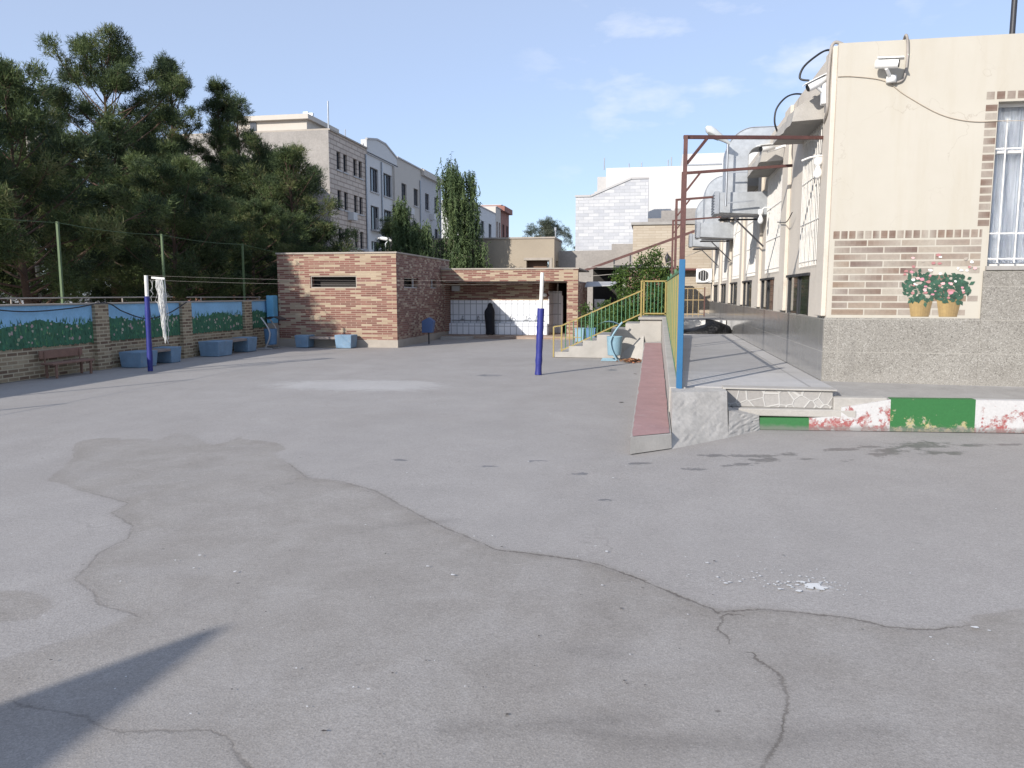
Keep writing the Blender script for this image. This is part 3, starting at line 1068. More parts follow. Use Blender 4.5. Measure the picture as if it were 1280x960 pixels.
BRN = [(0.16, 0.10, 0.075), (0.20, 0.13, 0.095), (0.14, 0.085, 0.07), (0.25, 0.18, 0.13)]
b = MB()
rows, zb0, zb1 = 11, 1.31, 2.27
rh = (zb1 - zb0) / rows
for r in range(rows):
    x = XW + 0.06 - (0.2 if r % 2 else 0)
    while x < 4.0:
        xa, xb = max(x, XW + 0.06), min(x + 0.385, 3.98)
        if xb - xa > 0.05 and not (3.55 < (xa + xb) / 2 and r < 7 and rp.random() < 0.6):
            paint_brick(b, xa, xb, zb0 + r * rh + 0.009, zb0 + (r + 1) * rh - 0.009, 0.002, rp.choice(BRN))
        x += 0.40
x = XW + 0.04
while x < 3.97:
    paint_brick(b, x, min(x + 0.075, 3.98), 2.285, 2.38, 0.002, rp.choice(BRN[:2]))
    x += 0.095
z = 2.42
while z < 3.86:                                            # brick border beside and above the window
    paint_brick(b, WX0 - 0.14, WX0 - 0.01, z, z + 0.075, 0.002, BRN[0])
    z += 0.098
x = WX0 - 0.14
while x < WX1 + 0.1:
    paint_brick(b, x, x + 0.09, WZ1 + 0.03, WZ1 + 0.12, 0.002, BRN[0])
    x += 0.115
b.build('painted_bricks', M['paint_tint'], B)
# two painted flower pots
for cx in (3.32, 3.65):
    b = MB()
    for k in range(8):
        t0, t1 = k / 8, (k + 1) / 8
        f = 1 - abs((k + 0.5) / 8 - 0.3)
        b.cur = (0.30 * f + 0.10, 0.205 * f + 0.07, 0.075 * f + 0.04)
        wb, wt2 = 0.105, 0.145
        b.face([(cx - wb + 2 * wb * t0, YF - 0.005, 1.30), (cx - wb + 2 * wb * t1, YF - 0.005, 1.30), (cx - wt2 + 2 * wt2 * t1, YF - 0.005, 1.52), (cx - wt2 + 2 * wt2 * t0, YF - 0.005, 1.52)])
    b.build('painted_pot', M['paint_tint'], B)
d = 0.0055
for cx in (3.31, 3.67):
    b = MB()
    for k in range(150):
        t = rp.uniform(0, 2 * math.pi)
        rr = math.sqrt(rp.random())
        lx, lz = cx + 0.205 * rr * math.cos(t), 1.665 + 0.185 * rr * math.sin(t)
        g = rp.uniform(0.6, 1.25)
        b.cur = (0.035 * g, 0.095 * g, 0.060 * g)
        an, s, w = rp.uniform(0, 6.28), rp.uniform(0.05, 0.085), 0.022
        d += 0.00002
        ca, sa = math.cos(an), math.sin(an)
        b.face([(lx, YF - d, lz), (lx + ca * s * .5 + sa * w, YF - d, lz + sa * s * .5 - ca * w), (lx + ca * s, YF - d, lz + sa * s), (lx + ca * s * .5 - sa * w, YF - d, lz + sa * s * .5 + ca * w)][::-1])
    for k in range(26):
        t = rp.uniform(0, 2 * math.pi)
        rr = rp.uniform(0.2, 1.0)
        lx, lz = cx + 0.2 * rr * math.cos(t), 1.67 + 0.17 * rr * math.sin(t)
        if k > 15:
            lx, lz = cx + rp.uniform(-0.26, 0.28), rp.uniform(1.82, 2.08)
        b.cur = rp.choice([(0.75, 0.72, 0.70), (0.55, 0.25, 0.30), (0.42, 0.19, 0.19), (0.72, 0.45, 0.45), (0.4, 0.35, 0.3)])
        d += 0.00004
        n, s = 7, rp.uniform(0.018, 0.032)
        b.face([(lx + s * math.cos(6.283 * q / n) * rp.uniform(.6, 1.2), YF - d, lz + s * .75 * math.sin(6.283 * q / n) * rp.uniform(.6, 1.2)) for q in range(n)])
    b.build('painted_plant', M['paint_tint'], B)

# ------------------------------------------------------------------ raised walk, kerb, ramp, steps
ZP = 0.46
b = MB()
b.prism([(0.3, 9.6), (2.16, 9.6), (2.16, 24.0), (0.3, 24.0)], 'z', 0, ZP)
walk = b.build('raised_walk', None or m_brick('walk_slabs', [(0, (0.47, 0.455, 0.44)), (1, (0.53, 0.515, 0.50))], (0.30, 0.29, 0.28), 1.9, 2.3, 0.018, offset=0.0, blotch=0.3, bump=0.3))
walk['kind'] = 'structure'
b = MB()
b.box(0.55, 2.16, 24.0, 33.0, 0, 0.77)
b.build('upper_walk', M['concrete'])['kind'] = 'structure'
b = MB()
b.box(0.55, 2.15, 23.96, 23.999, ZP + 0.002, 0.775)
b.build('walk_riser', M['far_white'])['kind'] = 'structure'
# ledge between kerb and building front
b = MB()
vs = [(2.16, 9.62, 0.39), (2.7, 9.5, 0.37), (4.3, 9.72, 0.37), (9.0, 10.4, 0.37), (9.0, YF, 0.43), (2.16, YF, 0.46)]
b.face(vs)
b.face([(2.16, 9.62, 0.0), (2.7, 9.5, 0.0), (2.7, 9.5, 0.37), (2.16, 9.62, 0.39)])
b.build('ledge', M['concrete'])['kind'] = 'structure'


def m_crazy():
    t = NT('crazy_paving')
    v = t.coord('Object')
    vo = t.n('ShaderNodeTexVoronoi', feature='DISTANCE_TO_EDGE')
    vo.inputs['Scale'].default_value = 6.5
    t.l(v, vo.inputs['Vector'])
    vc = t.n('ShaderNodeTexVoronoi')
    vc.inputs['Scale'].default_value = 6.5
    t.l(v, vc.inputs['Vector'])
    s = t.sep(vc.outputs['Color'])
    c = t.ramp(s[0], [(0, (0.30, 0.285, 0.27)), (1, (0.39, 0.375, 0.355))])
    n = t.noise(v, 30, 5, 0.7)
    c = t.mix(0.4, c, t.ramp(n, [(0.3, 0.5), (0.7, 1)]), 'MULTIPLY')
    e = t.ramp(vo.outputs['Distance'], [(0.025, 1), (0.055, 0)])
    c = t.mix(e, c, (0.43, 0.42, 0.40))
    t.bump(e, 0.6, 0.01)
    return t.out(c, 0.9)


st = thing('stone_step', 'low step with a crazy-paved stone face at the front of the raised walk', 'step', (1.5, 9.5, 0))
b = MB()
b.box(0.87, 2.10, 9.50, 9.597, 0.24, ZP - 0.012)
b.build('stone_face', m_crazy(), st, bevel=0.008)
b = MB()
b.box(0.84, 2.14, 9.46, 9.7, ZP - 0.01, ZP + 0.012)
b.build('tread', M['concrete_light'], st, bevel=0.01)
b = MB()
b.prism([(0.95, 9.36), (2.35, 9.42), (2.35, 9.6), (0.95, 9.6)], 'z', 0.15, 0.238)
b.prism([(2.10, 9.44), (2.7, 9.5), (2.7, 9.72), (2.10, 9.72)], 'z', 0.0, 0.385)
b.build('lower_ledge', M['concrete_light'], st, bevel=0.012)


def m_kerb(name, col, under, amt):
    t = NT(name)
    v = t.coord('Object')
    n = t.noise(v, 7, 9, 0.75)
    z = t.sep(v)[2]
    f = t.math('ADD', n, t.math('MULTIPLY', t.math('SUBTRACT', 0.2, z), 0.45))
    msk = t.ramp(f, [(amt, 0), (amt + 0.035, 1)])
    u = t.mix(t.ramp(t.noise(v, 18, 4, 0.6), [(0.45, 0), (0.6, 1)]), under[0], under[1])
    fn = t.noise(v, 40, 4, 0.7)
    cc = t.mix(0.3, col, t.ramp(fn, [(0.3, 0.55), (0.7, 1)]), 'MULTIPLY')
    c = t.mix(msk, cc, u)
    gm = t.math('SUBTRACT', t.math('ADD', 0.02, t.math('MULTIPLY', t.noise(v, 9, 6, 0.75), 0.10)), z)
    c = t.mix(t.math('MULTIPLY', t.ramp(t.math('MULTIPLY', gm, 8.0), [(0.0, 0), (0.35, 1)]), 0.7), c, (0.15, 0.14, 0.13))
    t.bump(t.math('SUBTRACT', fn, msk), 0.4, 0.006)
    return t.out(c, 0.6)


M['kerb_white'] = m_kerb('peeling_white_kerb_paint', (0.52, 0.51, 0.50), ((0.30, 0.085, 0.08), (0.40, 0.32, 0.30)), 0.53)
M['kerb_green'] = m_kerb('peeling_green_kerb_paint', (0.027, 0.14, 0.037), ((0.36, 0.32, 0.16), (0.30, 0.29, 0.22)), 0.585)
M['kerb_green_clean'] = m_kerb('fresh_green_kerb_paint', (0.027, 0.14, 0.037), ((0.33, 0.40, 0.20), (0.36, 0.36, 0.26)), 0.74)
K = thing('painted_kerb', 'kerb painted in alternating green and white blocks with peeling paint', 'kerb', (3.5, 9.45, 0))


def ky(x):
    return 9.30 + (x - 1.26) * 0.105


def kerb_block(xa, xb, za, zb, mat, label):
    b = MB()
    wa, wb = 0.15, 0.15
    n = 6
    for k in range(n):
        x0, x1 = xa + (xb - xa) * k / n, xa + (xb - xa) * (k + 1) / n
        z0, z1 = za + (zb - za) * k / n, za + (zb - za) * (k + 1) / n
        b.face([(x0, ky(x0), 0), (x1, ky(x1), 0), (x1, ky(x1) + 0.02, z1), (x0, ky(x0) + 0.02, z0)])
        b.face([(x0, ky(x0) + 0.02, z0), (x1, ky(x1) + 0.02, z1), (x1, ky(x1) + wb, z1), (x0, ky(x0) + wa, z0)])
    b.face([(xa, ky(xa), 0), (xa, ky(xa) + 0.02, za), (xa, ky(xa) + wa, za), (xa, ky(xa) + wa, 0)])
    b.face([(xb, ky(xb), 0), (xb, ky(xb) + wb, 0), (xb, ky(xb) + wb, zb), (xb, ky(xb) + 0.02, zb)])
    o = b.build('kerb_block', mat, K)
    o['label'] = label


kerb_block(1.26, 1.82, 0.135, 0.14, M['kerb_green_clean'], 'low green kerb block')
kerb_block(1.82, 2.18, 0.14, 0.17, M['kerb_white'], 'low peeling white kerb block')
kerb_block(2.18, 2.73, 0.27, 0.37, M['kerb_white'], 'white kerb block with red showing through')
kerb_block(2.73, 3.67, 0.38, 0.38, M['kerb_green'], 'green kerb block with bare yellow patches')
kerb_block(3.67, 4.7, 0.375, 0.37, M['kerb_white'], 'peeling white kerb block')
kerb_block(4.7, 5.7, 0.37, 0.37, M['kerb_green'], 'green kerb block')
kerb_block(5.7, 6.7, 0.37, 0.37, M['kerb_white'], 'white kerb block')

# cement apron at the corner of the walk
b = MB()
A0, A1, A2, A3, A4 = (0.2, 8.0, 0), (1.26, 9.29, 0), (0.33, 9.33, 0.455), (0.9, 9.35, 0.44), (1.24, 9.40, 0.15)
ra = random.Random(5)


def quad_patch(mb, a, b_, c, d, n=8, j=0.0025):
    a, b_, c, d = map(Vector, (a, b_, c, d))
    P = [[None] * (n + 1) for _ in range(n + 1)]
    for i in range(n + 1):
        for k in range(n + 1):
            u, v = i / n, k / n
            p = (a * (1 - u) + b_ * u) * (1 - v) + (d * (1 - u) + c * u) * v
            if 0 < i < n and 0 < k < n:
                p += Vector((ra.uniform(-j, j), ra.uniform(-j, j), ra.uniform(-j, j)))
            P[i][k] = p
    for i in range(n):
        for k in range(n):
            mb.face([P[i][k], P[i + 1][k], P[i + 1][k + 1], P[i][k + 1]])


pa, pb_, pd = (0.215, 8.0), (0.85, 8.74), (1.26, 9.29)
qa, qb, qd = (0.225, 8.62, 0.505), (0.86, 9.16, 0.462), (1.25, 9.32, 0.15)
quad_patch(b, (pa[0], pa[1], -.01), (pb_[0], pb_[1], -.01), qb, qa, 14, 0.003)
quad_patch(b, qa, qb, (0.87, 9.62, 0.45), (0.225, 9.62, 0.45), 12, 0.005)
quad_patch(b, (pb_[0], pb_[1], -.01), (pd[0], pd[1], -.01), (1.25, 9.33, 0.16), (0.87, 9.0, 0.255), 10, 0.006)
quad_patch(b, (0.87, 9.0, 0.255), (1.25, 9.33, 0.16), (1.25, 9.62, 0.16), (0.87, 9.62, 0.25), 8, 0.005)
b.face([(0.865, 8.85, 0.1), (0.872, 9.62, 0.1), (0.872, 9.62, 0.45), (0.862, 9.16, 0.461)])
b.face([(1.255, 9.29, 0), (1.255, 9.62, 0), (1.255, 9.62, 0.16), (1.25, 9.33, 0.16)])
b.face([(0.2155, 9.62, -.01), (0.2155, 8.0, -.01), (0.2255, 8.62, 0.505), (0.2255, 9.62, 0.45)])
tag(b.build('cement_block', M['concrete_rough'], origin=(0.6, 8.8, 0)), 'rough pale cement block at the near corner of the raised walk, below the blue post', 'cement block')

# narrow red ramp strip running beside the walk
rz = lambda y: 0.17 + (y - 7.9) * 0.024
b = MB()
b.face([(-0.2, 7.62, 0), (0.215, 8.0, 0), (0.21, 8.02, rz(8.0) - .03), (-0.2, 7.65, rz(7.7))])
b.face([(-0.2, 7.62, 0), (-0.2, 7.65, rz(7.7)), (-0.2, 18.6, rz(18.6)), (-0.22, 18.6, 0)])
b.face([(0.2, 8.0, 0), (0.2, 18.9, 0), (0.2, 18.9, rz(18.9)), (0.21, 8.02, rz(8.0) - .03)])
b.face([(-0.2, 7.65, rz(7.7)), (0.21, 8.02, rz(8.0) - .03), (0.2, 18.9, rz(18.9)), (-0.2, 18.6, rz(18.6))])
RA = thing('ramp_strip', 'narrow raised concrete strip with faded red top running beside the walk', 'ramp', (0, 13, 0))
b.build('ramp_base', M['concrete_light'], RA)
M['red_top'] = m_worn('faded_red_surface', (0.34, 0.205, 0.195), 0.22, 3, 0.9, fine=45, bump=0.4, dirt=(0.42, 0.36, 0.33), dirt_amt=0.5)
b = MB()
rr_ = random.Random(77)
NR = 60
pl_, pr_ = [], []
for k in range(NR + 1):
    t = k / NR
    y = 7.69 + (18.4 - 7.69) * t
    yr = y + 0.37 * (1 - t)
    pl_.append((-0.192 + rr_.uniform(0, 0.016), y, rz(y) + .006))
    pr_.append((0.197 - rr_.uniform(0, 0.012), yr, rz(yr) + .006 - 0.028 * (1 - t) ** 3))
for k in range(NR):
    b.face([pl_[k], pr_[k], pr_[k + 1], pl_[k + 1]])
b.build('red_top', M['red_top'], RA)

# parapet that carries the railing
pz = lambda y: 0.475 + (y - 9.35) * (1.0 - 0.475) / (19.0 - 9.35)
b = MB()
b.prism([(9.35, 0), (19.0, 0), (19.0, 1.0), (9.35, 0.475)], 'x', 0.205, 0.40)
tag(b.build('parapet', M['concrete_light'], origin=(0.3, 14, 0), bevel=0.01), 'low concrete parapet rising along the walk under the yellow and green railing', 'parapet')

# stairs
S = thing('concrete_stairs', 'concrete steps climbing right to a landing beside the raised walk', 'stairs', (-1.3, 19.7, 0))
SX0, SX1, n_st, SZ = -2.40, -0.32, 6, 1.0
tr = (SX1 - SX0) / n_st
rs = SZ / (n_st + 1)
prof = [(SX0, 0)]
for k in range(n_st):
    prof += [(SX0 + k * tr, rs * (k + 1)), (SX0 + (k + 1) * tr, rs * (k + 1))]
prof += [(SX1, SZ), (0.20, SZ), (0.20, 0)]
b = MB()
b.prism(prof, 'y', 19.0, 20.3)
b.build('steps', M['concrete_light'], S, bevel=0.008)
b = MB()
b.box(-0.36, 0.42, 18.93, 20.35, SZ - 0.05, SZ + 0.012)
b.build('landing_slab', M['concrete'], S, bevel=0.01)
# curved cement fillet between stairs and ramp
b = MB()
b.sm = True
for k in range(8):
    t0, t1 = k / 8, (k + 1) / 8
    f = lambda t: (-0.62 + 0.5 * t, 19.0 - 0.0, 0.02 + 0.5 * t)
    c0 = (-0.75 + 0.53 * t0, 18.99 - 0.38 * math.sin(math.pi / 2 * t0), 0.0)
    c1 = (-0.75 + 0.53 * t1, 18.99 - 0.38 * math.sin(math.pi / 2 * t1), 0.0)
    b.face([c0, c1, (c1[0], 18.995, 0.12 + 0.45 * t1), (c0[0], 18.995, 0.12 + 0.45 * t0)])
b.build('cement_fillet', M['concrete_light'], S)

# stair railing
SR = thing('stair_railing', 'yellow framed railing with green bars sloping up the concrete stairs', 'railing', (-1.3, 19.05, 0))
hz = lambda x: 0.79 + (x + 2.24) * (1.66 - 0.79) / 1.96
lz = lambda x: 0.17 + (x + 2.24) * (1.10 - 0.17) / 1.96
b = MB()
b.bar((-2.24, 19.05, hz(-2.24)), (-0.25, 19.05, hz(-0.25)), 0.03)
b.bar((-2.24, 19.05, lz(-2.24)), (-0.30, 19.05, lz(-0.30)), 0.03)
b.build('handrail', M['yellow_paint'], SR)
for x, z0, z1, m in ((-2.44, 0.0, 0.76, 'yellow_paint'), (-2.24, 0.14, 0.80, 'yellow_paint'), (-1.5, 0.33, 1.12, 'green_paint'), (-0.30, 0.85, 1.88, 'yellow_paint')):
    b = MB()
    b.bar((x, 19.05, z0), (x, 19.05, z1), 0.035)
    b.build('post', M[m], SR)
b = MB()
b.bar((-2.44, 19.05, 0.76), (-2.24, 19.05, hz(-2.24)), 0.03)
b.bar((-2.46, 19.05, 0.5), (-1.75, 19.05, 0.5), 0.018)
b.build('lower_rail', M['yellow_paint'], SR)
x = -2.14
k = 0
while x < -0.36:
    b = MB()
    b.tube([(x, 19.05, lz(x)), (x, 19.05, hz(x))], 0.012, 6)
    b.build('baluster', M['yellow_paint' if (k == 1 or k == 3) else 'green_paint'], SR)
    x += 0.098
    k += 1
LR = thing('landing_railing', 'short upright yellow and green railing on the stair landing', 'railing', (0.05, 19.05, 1.0))
b = MB()
for p, q in (((-0.24, 1.06), (-0.24, 1.88)), ((0.28, 1.06), (0.28, 1.88)), ((-0.32, 1.88), (0.30, 1.88)), ((-0.24, 1.10), (0.30, 1.10))):
    b.bar((p[0], 19.06, p[1]), (q[0], 19.06, q[1]), 0.033)
b.build('frame', M['yellow_paint'], LR)
for k in range(5):
    b = MB()
    xx = -0.16 + k * 0.088
    b.tube([(xx, 19.06, 1.1), (xx, 19.06, 1.88)], 0.012, 6)
    b.build('baluster', M['green_paint'], LR)

# railing along the walk
WR = thing('walk_railing', 'long railing of yellow and green bars along the left edge of the raised walk', 'railing', (0.3, 14, 0.5))
wt_ = lambda y: 1.86 + (y - 9.4) * 0.003
b = MB()
b.bar((0.31, 9.42, wt_(9.42)), (0.31, 19.0, wt_(19)), 0.035)
b.bar((0.31, 9.42, pz(9.42) + 0.06), (0.31, 19.0, pz(19) + 0.06), 0.03)
b.build('rails', M['green_paint'], WR)
y = 9.55
k = 0
while y < 18.9:
    b = MB()
    b.bar((0.31, y, pz(y) + 0.06), (0.31, y, wt_(y)), 0.015)
    b.build('baluster', M['yellow_paint' if (k // 4) % 2 == 1 or k % 7 == 3 else 'green_paint'], WR)
    y += 0.14
    k += 1
for y in (12.6, 15.8, 18.95):
    b = MB()
    b.bar((0.33, y, pz(y) - 0.02), (0.33, y, wt_(y) + 0.1), 0.035)
    b.build('post', M['green_paint'], WR)
b = MB()
b.box(0.285, 0.355, 9.31, 9.38, 0.44, 1.99)
tag(b.build('blue_post', M['blue_paint'], origin=(0.32, 9.34, 0.44), bevel=0.006), 'bright blue square post at the near end of the walk railing', 'post')
# railing beyond, on the upper walk
FR = thing('far_railing', 'rusty yellowish open railing at the far end of the raised walk', 'railing', (1.2, 27.9, 0.77))
b = MB()
for z in (0.85, 1.35, 1.75):
    b.bar((0.6, 27.9, z), (1.75, 27.9, z), 0.03)
for k in range(7):
    b.bar((0.6 + k * 0.19, 27.9, 0.77), (0.6 + k * 0.19, 27.9, 1.75), 0.022)
b.build('bars', m_worn('rusty_yellow_paint', (0.34, 0.25, 0.13), 0.3, 8, 0.7), FR)
b = MB()
b.bar((1.75, 27.9, 0.77), (1.75, 27.9, 1.8), 0.04)
b.build('post', M['pipe_red'], FR)

# rusty pipe portals over the walk
frames = [(0.345, 9.95, 1.0, 'nearest and tallest-looking of the rusty pipe portals spanning the walk'), (0.42, 12.9, 0.3, 'second rusty pipe portal over the walk, behind the lamp-level beam'),
          (0.42, 16.5, 0.2, 'third rusty pipe portal over the walk beside the first steel duct'), (0.46, 21.2, 0.2, 'farthest rusty pipe portal over the walk near the small steel ducts')]
for (x, y, skew, lab) in frames:
    o = thing('pipe_portal', lab, 'pipe frame', (x, y, ZP), 'rusty pipe portals over the walk')
    zt, zw = 3.50, 3.62
    b = MB()
    b.bar((x, y, pz(min(y, 19)) - 0.05), (x, y, zt + 0.02), 0.05)
    b.build('post', M['pipe_red'], o)
    b = MB()
    b.bar((x - 0.02, y, zt), (XW - 0.07, y + skew, zw), 0.042)
    b.build('beam', M['pipe_red'], o)
    b = MB()
    b.bar((x + 0.02, y, zt - 0.32), (x + 0.27, y + skew * 0.14, zt + 0.01), 0.03)
    b.build('brace', M['pipe_red'], o)

# galvanised air ducts bending over the parapet
def duct(yc, s, lab, zb=3.0):
    o = thing('air_duct', lab, 'air duct', (1.9, yc, zb), 'galvanised air ducts over the walk')
    xo, xi, xr = 1.36, 1.80, 2.75
    zt = zb + 2.0 * s
    y0, y1 = yc - 0.34 * s, yc + 0.34 * s
    out, inn = [], []
    zc = zt - 0.62 * s
    for k in range(15):
        t = math.pi / 2 * k / 14
        out.append((xo + 0.62 * s - 0.62 * s * math.cos(t), zc + 0.62 * s * math.sin(t)))
        inn.append((xi + 0.22 * s - 0.22 * s * math.cos(t), zc - 0.05 * s + 0.22 * s * math.sin(t)))
    prof = [(xo, zb + 0.42)] + out + [(xr, zt), (xr, zc + 0.17 * s)] + inn[::-1] + [(xi, zb + 0.42)]
    b = MB()
    b.prism(prof, 'y', y0, y1)
    b.build('elbow', M['steel'], o, bevel=0.012)
    for (yy) in (y0 - 0.012, y1):
        b = MB()
        pts = [(xo, yy, zb + 0.5)] + [(p[0], yy, p[1]) for p in out] + [(xr, yy, zt)]
        for p, q in zip(pts[:-1], pts[1:]):
            b.bar((p[0], yy + 0.006, p[2]), (q[0], yy + 0.006, q[2]), 0.014)
        b.build('seam', M['steel_dark'], o)
    b = MB()
    b.prism([(1.25, zb + 0.06), (XW + 0.05, zb + 0.0), (XW + 0.05, zb + 0.46), (1.25, zb + 0.46)], 'y', y0 - 0.08, y1 + 0.08)
    b.build('box', M['steel'], o, bevel=0.01)
    b = MB()
    b.box(1.16, 1.25, y0 - 0.1, y1 + 0.1, zb + 0.04, zb + 0.48)
    for k in range(7):
        b.box(1.145, 1.16, y0 - 0.06, y1 + 0.06, zb + 0.08 + 0.055 * k, zb + 0.11 + 0.055 * k)
    b.build('louvre', M['steel_dark'], o)
    b = MB()
    b.bar((1.3, y0 - 0.05, zb - 0.02), (XW - 0.065, y0 - 0.05, zb - 0.02), 0.035)
    b.bar((1.3, y1 + 0.05, zb - 0.02), (XW - 0.065, y1 + 0.05, zb - 0.02), 0.035)
    b.bar((1.55, y0 - 0.06, zb - 0.05), (XW - 0.065, y0 - 0.06, zb - 0.62), 0.03)
    b.build('bracket', M['iron_dark'], o)


duct(16.6, 0.86, 'largest and nearest galvanised duct bending down over the parapet', 3.14)
duct(23.2, 0.88, 'middle galvanised duct elbow further along the walk', 3.12)
duct(27.6, 0.86, 'smallest-looking and farthest galvanised duct at the far end of the walk', 3.12)

# cobra-head lamp on a thin pole beside the first duct
o = thing('lamp_pole', 'grey cobra-head lamp leaning out on a thin pole beside the nearest steel duct', 'street lamp', (1.36, 16.0, 3.4))
b = MB()
b.tube([(1.36, 16.0, 3.3), (1.36, 16.0, 4.52)], 0.022, 8)
b.bar((1.36, 16.0, 3.95), (1.75, 16.0, 3.95), 0.025)
b.bar((1.36, 16.0, 3.36), (1.9, 16.0, 3.40), 0.025)
b.build('pole', M['steel_dark'], o)
b = MB()
b.sm = True
pts = [(1.40, 16.0, 4.50), (1.30, 15.97, 4.56), (1.20, 15.94, 4.62), (1.08, 15.91, 4.70), (0.98, 15.88, 4.77), (0.93, 15.87, 4.81)]
b.tube(pts, [0.03, 0.045, 0.07, 0.085, 0.08, 0.03], 12)
b.build('lamp_head', m_worn('lamp_grey', (0.50, 0.53, 0.54), 0.1, 6, 0.5), o)
b = MB()
b.sm = True
b.tube([(1.18, 15.93, 4.575), (1.08, 15.90, 4.64), (0.98, 15.87, 4.72)], [0.03, 0.065, 0.045], 10)
b.build('lens', m_worn('lamp_lens', (0.22, 0.23, 0.23), 0.1, 6, 0.3), o)

# bulb lamps on the side wall
def bulb(loc, lab, hood):
    x, y, z = loc
    o = thing('wall_bulb', lab, 'lamp', (x, y, z), 'bare bulbs on the side wall')
    b = MB()
    b.lathe([(0.0, z - 0.07), (0.03, z - 0.065), (0.052, z - 0.03), (0.055, z), (0.045, z + 0.04), (0.026, z + 0.075), (0.024, z + 0.1)], x, y, 14)
    b.build('bulb', M['plastic_white'], o)
    b = MB()
    b.lathe([(0.0, z + 0.2), (0.05, z + 0.2), (0.055, z + 0.12), (0.03, z + 0.1), (0.024, z + 0.09)], x, y, 14)
    b.tube([(x, y, z + 0.18), (x + 0.06, y, z + 0.24), (XW + 0.02, y, z + 0.24)], 0.012, 6)
    b.build('socket', M['plastic_white'], o)
    if hood:
        b = MB()
        b.tube([(x - 0.22, y - 0.05, z + 0.16), (x - 0.12, y - 0.04, z + 0.20), (x, y - 0.02, z + 0.225), (x + 0.08, y, z + 0.22)], 0.014, 6)
        b.build('bracket_arm', M['white_paint'], o)


bulb((2.10, 10.98, 3.17), 'white bulb lamp with a curved bracket by the near barred side window', True)
bulb((1.98, 15.6, 2.98), 'bare white bulb hanging below the nearest steel duct', False)

# cameras
def camera_unit(loc, d, lab, wall):
    x, y, z = loc
    o = thing('security_camera', lab, 'camera', loc)
    d = Vector(d).normalized()
    p = Vector(loc)
    b = MB()
    b.sm = True
    b.tube([p - d * 0.13, p - d * 0.12, p + d * 0.10, p + d * 0.13], [0.03, 0.052, 0.052, 0.05], 14)
    b.build('housing', M['plastic_white'], o)
    b = MB()
    up = Vector((0, 0, 1))
    sd = d.cross(up).normalized()
    for s0, s1 in ((-0.062, 0.062),):
        a = p + up * 0.058
        b.mesh([a - d * 0.1 + sd * s0, a - d * 0.1 + sd * s1, a + d * 0.19 + sd * s1, a + d * 0.19 + sd * s0,
                a - d * 0.1 + sd * s0 + up * .012, a - d * 0.1 + sd * s1 + up * .012, a + d * 0.19 + sd * s1 + up * .012, a + d * 0.19 + sd * s0 + up * .012],
               [(0, 1, 2, 3), (7, 6, 5, 4), (0, 4, 5, 1), (1, 5, 6, 2), (2, 6, 7, 3), (3, 7, 4, 0)])
    b.build('sun_shield', M['plastic_white'], o)
    b = MB()
    b.tube([p + d * 0.128, p + d * 0.142], 0.043, 14)
    b.build('lens', M['black_rubber'], o)
    b = MB()
    w = Vector(wall)
    b.tube([w, w + (p - w) * 0.4 - Vector((0, 0, .03)), p - Vector((0, 0, 0.05))], 0.022, 8)
    b.lathe([(0.0, w.z - 0.05), (0.06, w.z - 0.05), (0.06, w.z + 0.03), (0, w.z + 0.03)], w.x, w.y, 12)
    b.build('bracket', M['plastic_white'], o)


camera_unit((2.72, YF - 0.17, 4.36), (0.93, -0.30, -0.1), 'white bullet camera with sun shield on the cream front wall', (2.82, YF - 0.03, 4.22))
camera_unit((2.00, 10.74, 4.26), (-0.85, -0.12, -0.42), 'white bullet camera on the side wall at the building corner', (XW - 0.03, 10.85, 4.12))
camera_unit((1.83, 13.9, 4.02), (-0.8, -0.5, -0.15), 'small dark-fronted camera above the second canopy', (XW - 0.03, 14.05, 4.10))


def cable(name, pts, r, mat, lab, smooth=6):
    P = [Vector(p) for p in pts]
    out = []
    for i in range(len(P) - 1):                      # Catmull-Rom through the points
        p0, p1, p2, p3 = P[max(i - 1, 0)], P[i], P[i + 1], P[min(i + 2, len(P) - 1)]
        for k in range(smooth):
            t = k / smooth
            out.append(0.5 * ((2 * p1) + (p2 - p0) * t + (2 * p0 - 5 * p1 + 4 * p2 - p3) * t * t + (3 * p1 - p0 - 3 * p2 + p3) * t ** 3))
    out.append(P[-1])
    b = MB()
    b.tube(out, r, 6)
    return tag(b.build(name, mat, origin=P[0]), lab, 'cable')


cable('cable', [(2.98, YF + 0.15, 4.66), (2.96, YF - 0.02, 4.73), (2.99, YF - 0.02, 4.62), (2.99, YF - 0.02, 4.35), (2.95, YF - 0.02, 4.2), (2.84, YF - 0.02, 4.17)], 0.016, M['grey_cable'], 'grey conduit looping from the roof edge down to the front camera')
cable('cable', [(2.2, YF - 0.012, 4.28), (2.4, YF - 0.012, 4.27), (2.75, YF - 0.012, 4.2), (3.0, YF - 0.012, 4.02), (3.4, YF - 0.012, 3.78), (3.75, YF - 0.012, 3.68), (4.1, YF - 0.012, 3.67), (4.5, YF - 0.012, 3.66)], 0.005, M['wire_pale'], 'thin pale wire sagging across the cream front wall to the window')
cable('cable', [(XW + 0.1, 10.62, 4.66), (XW - 0.03, 10.64, 4.72), (XW - 0.08, 10.64, 4.6), (XW - 0.09, 10.66, 4.2), (XW - 0.08, 10.68, 3.92), (XW - 0.06, 10.9, 3.8)], 0.022, M['grey_cable'], 'thick grey conduit running down the building corner')
cable('cable', [(2.3, 11.0, 4.70), (2.14, 10.95, 4.72), (1.98, 10.85, 4.62), (1.83, 10.8, 4.48), (1.79, 10.78, 4.34), (1.90, 10.75, 4.30)], 0.014, M['black_rubber'], 'black cable looping out to the corner camera')
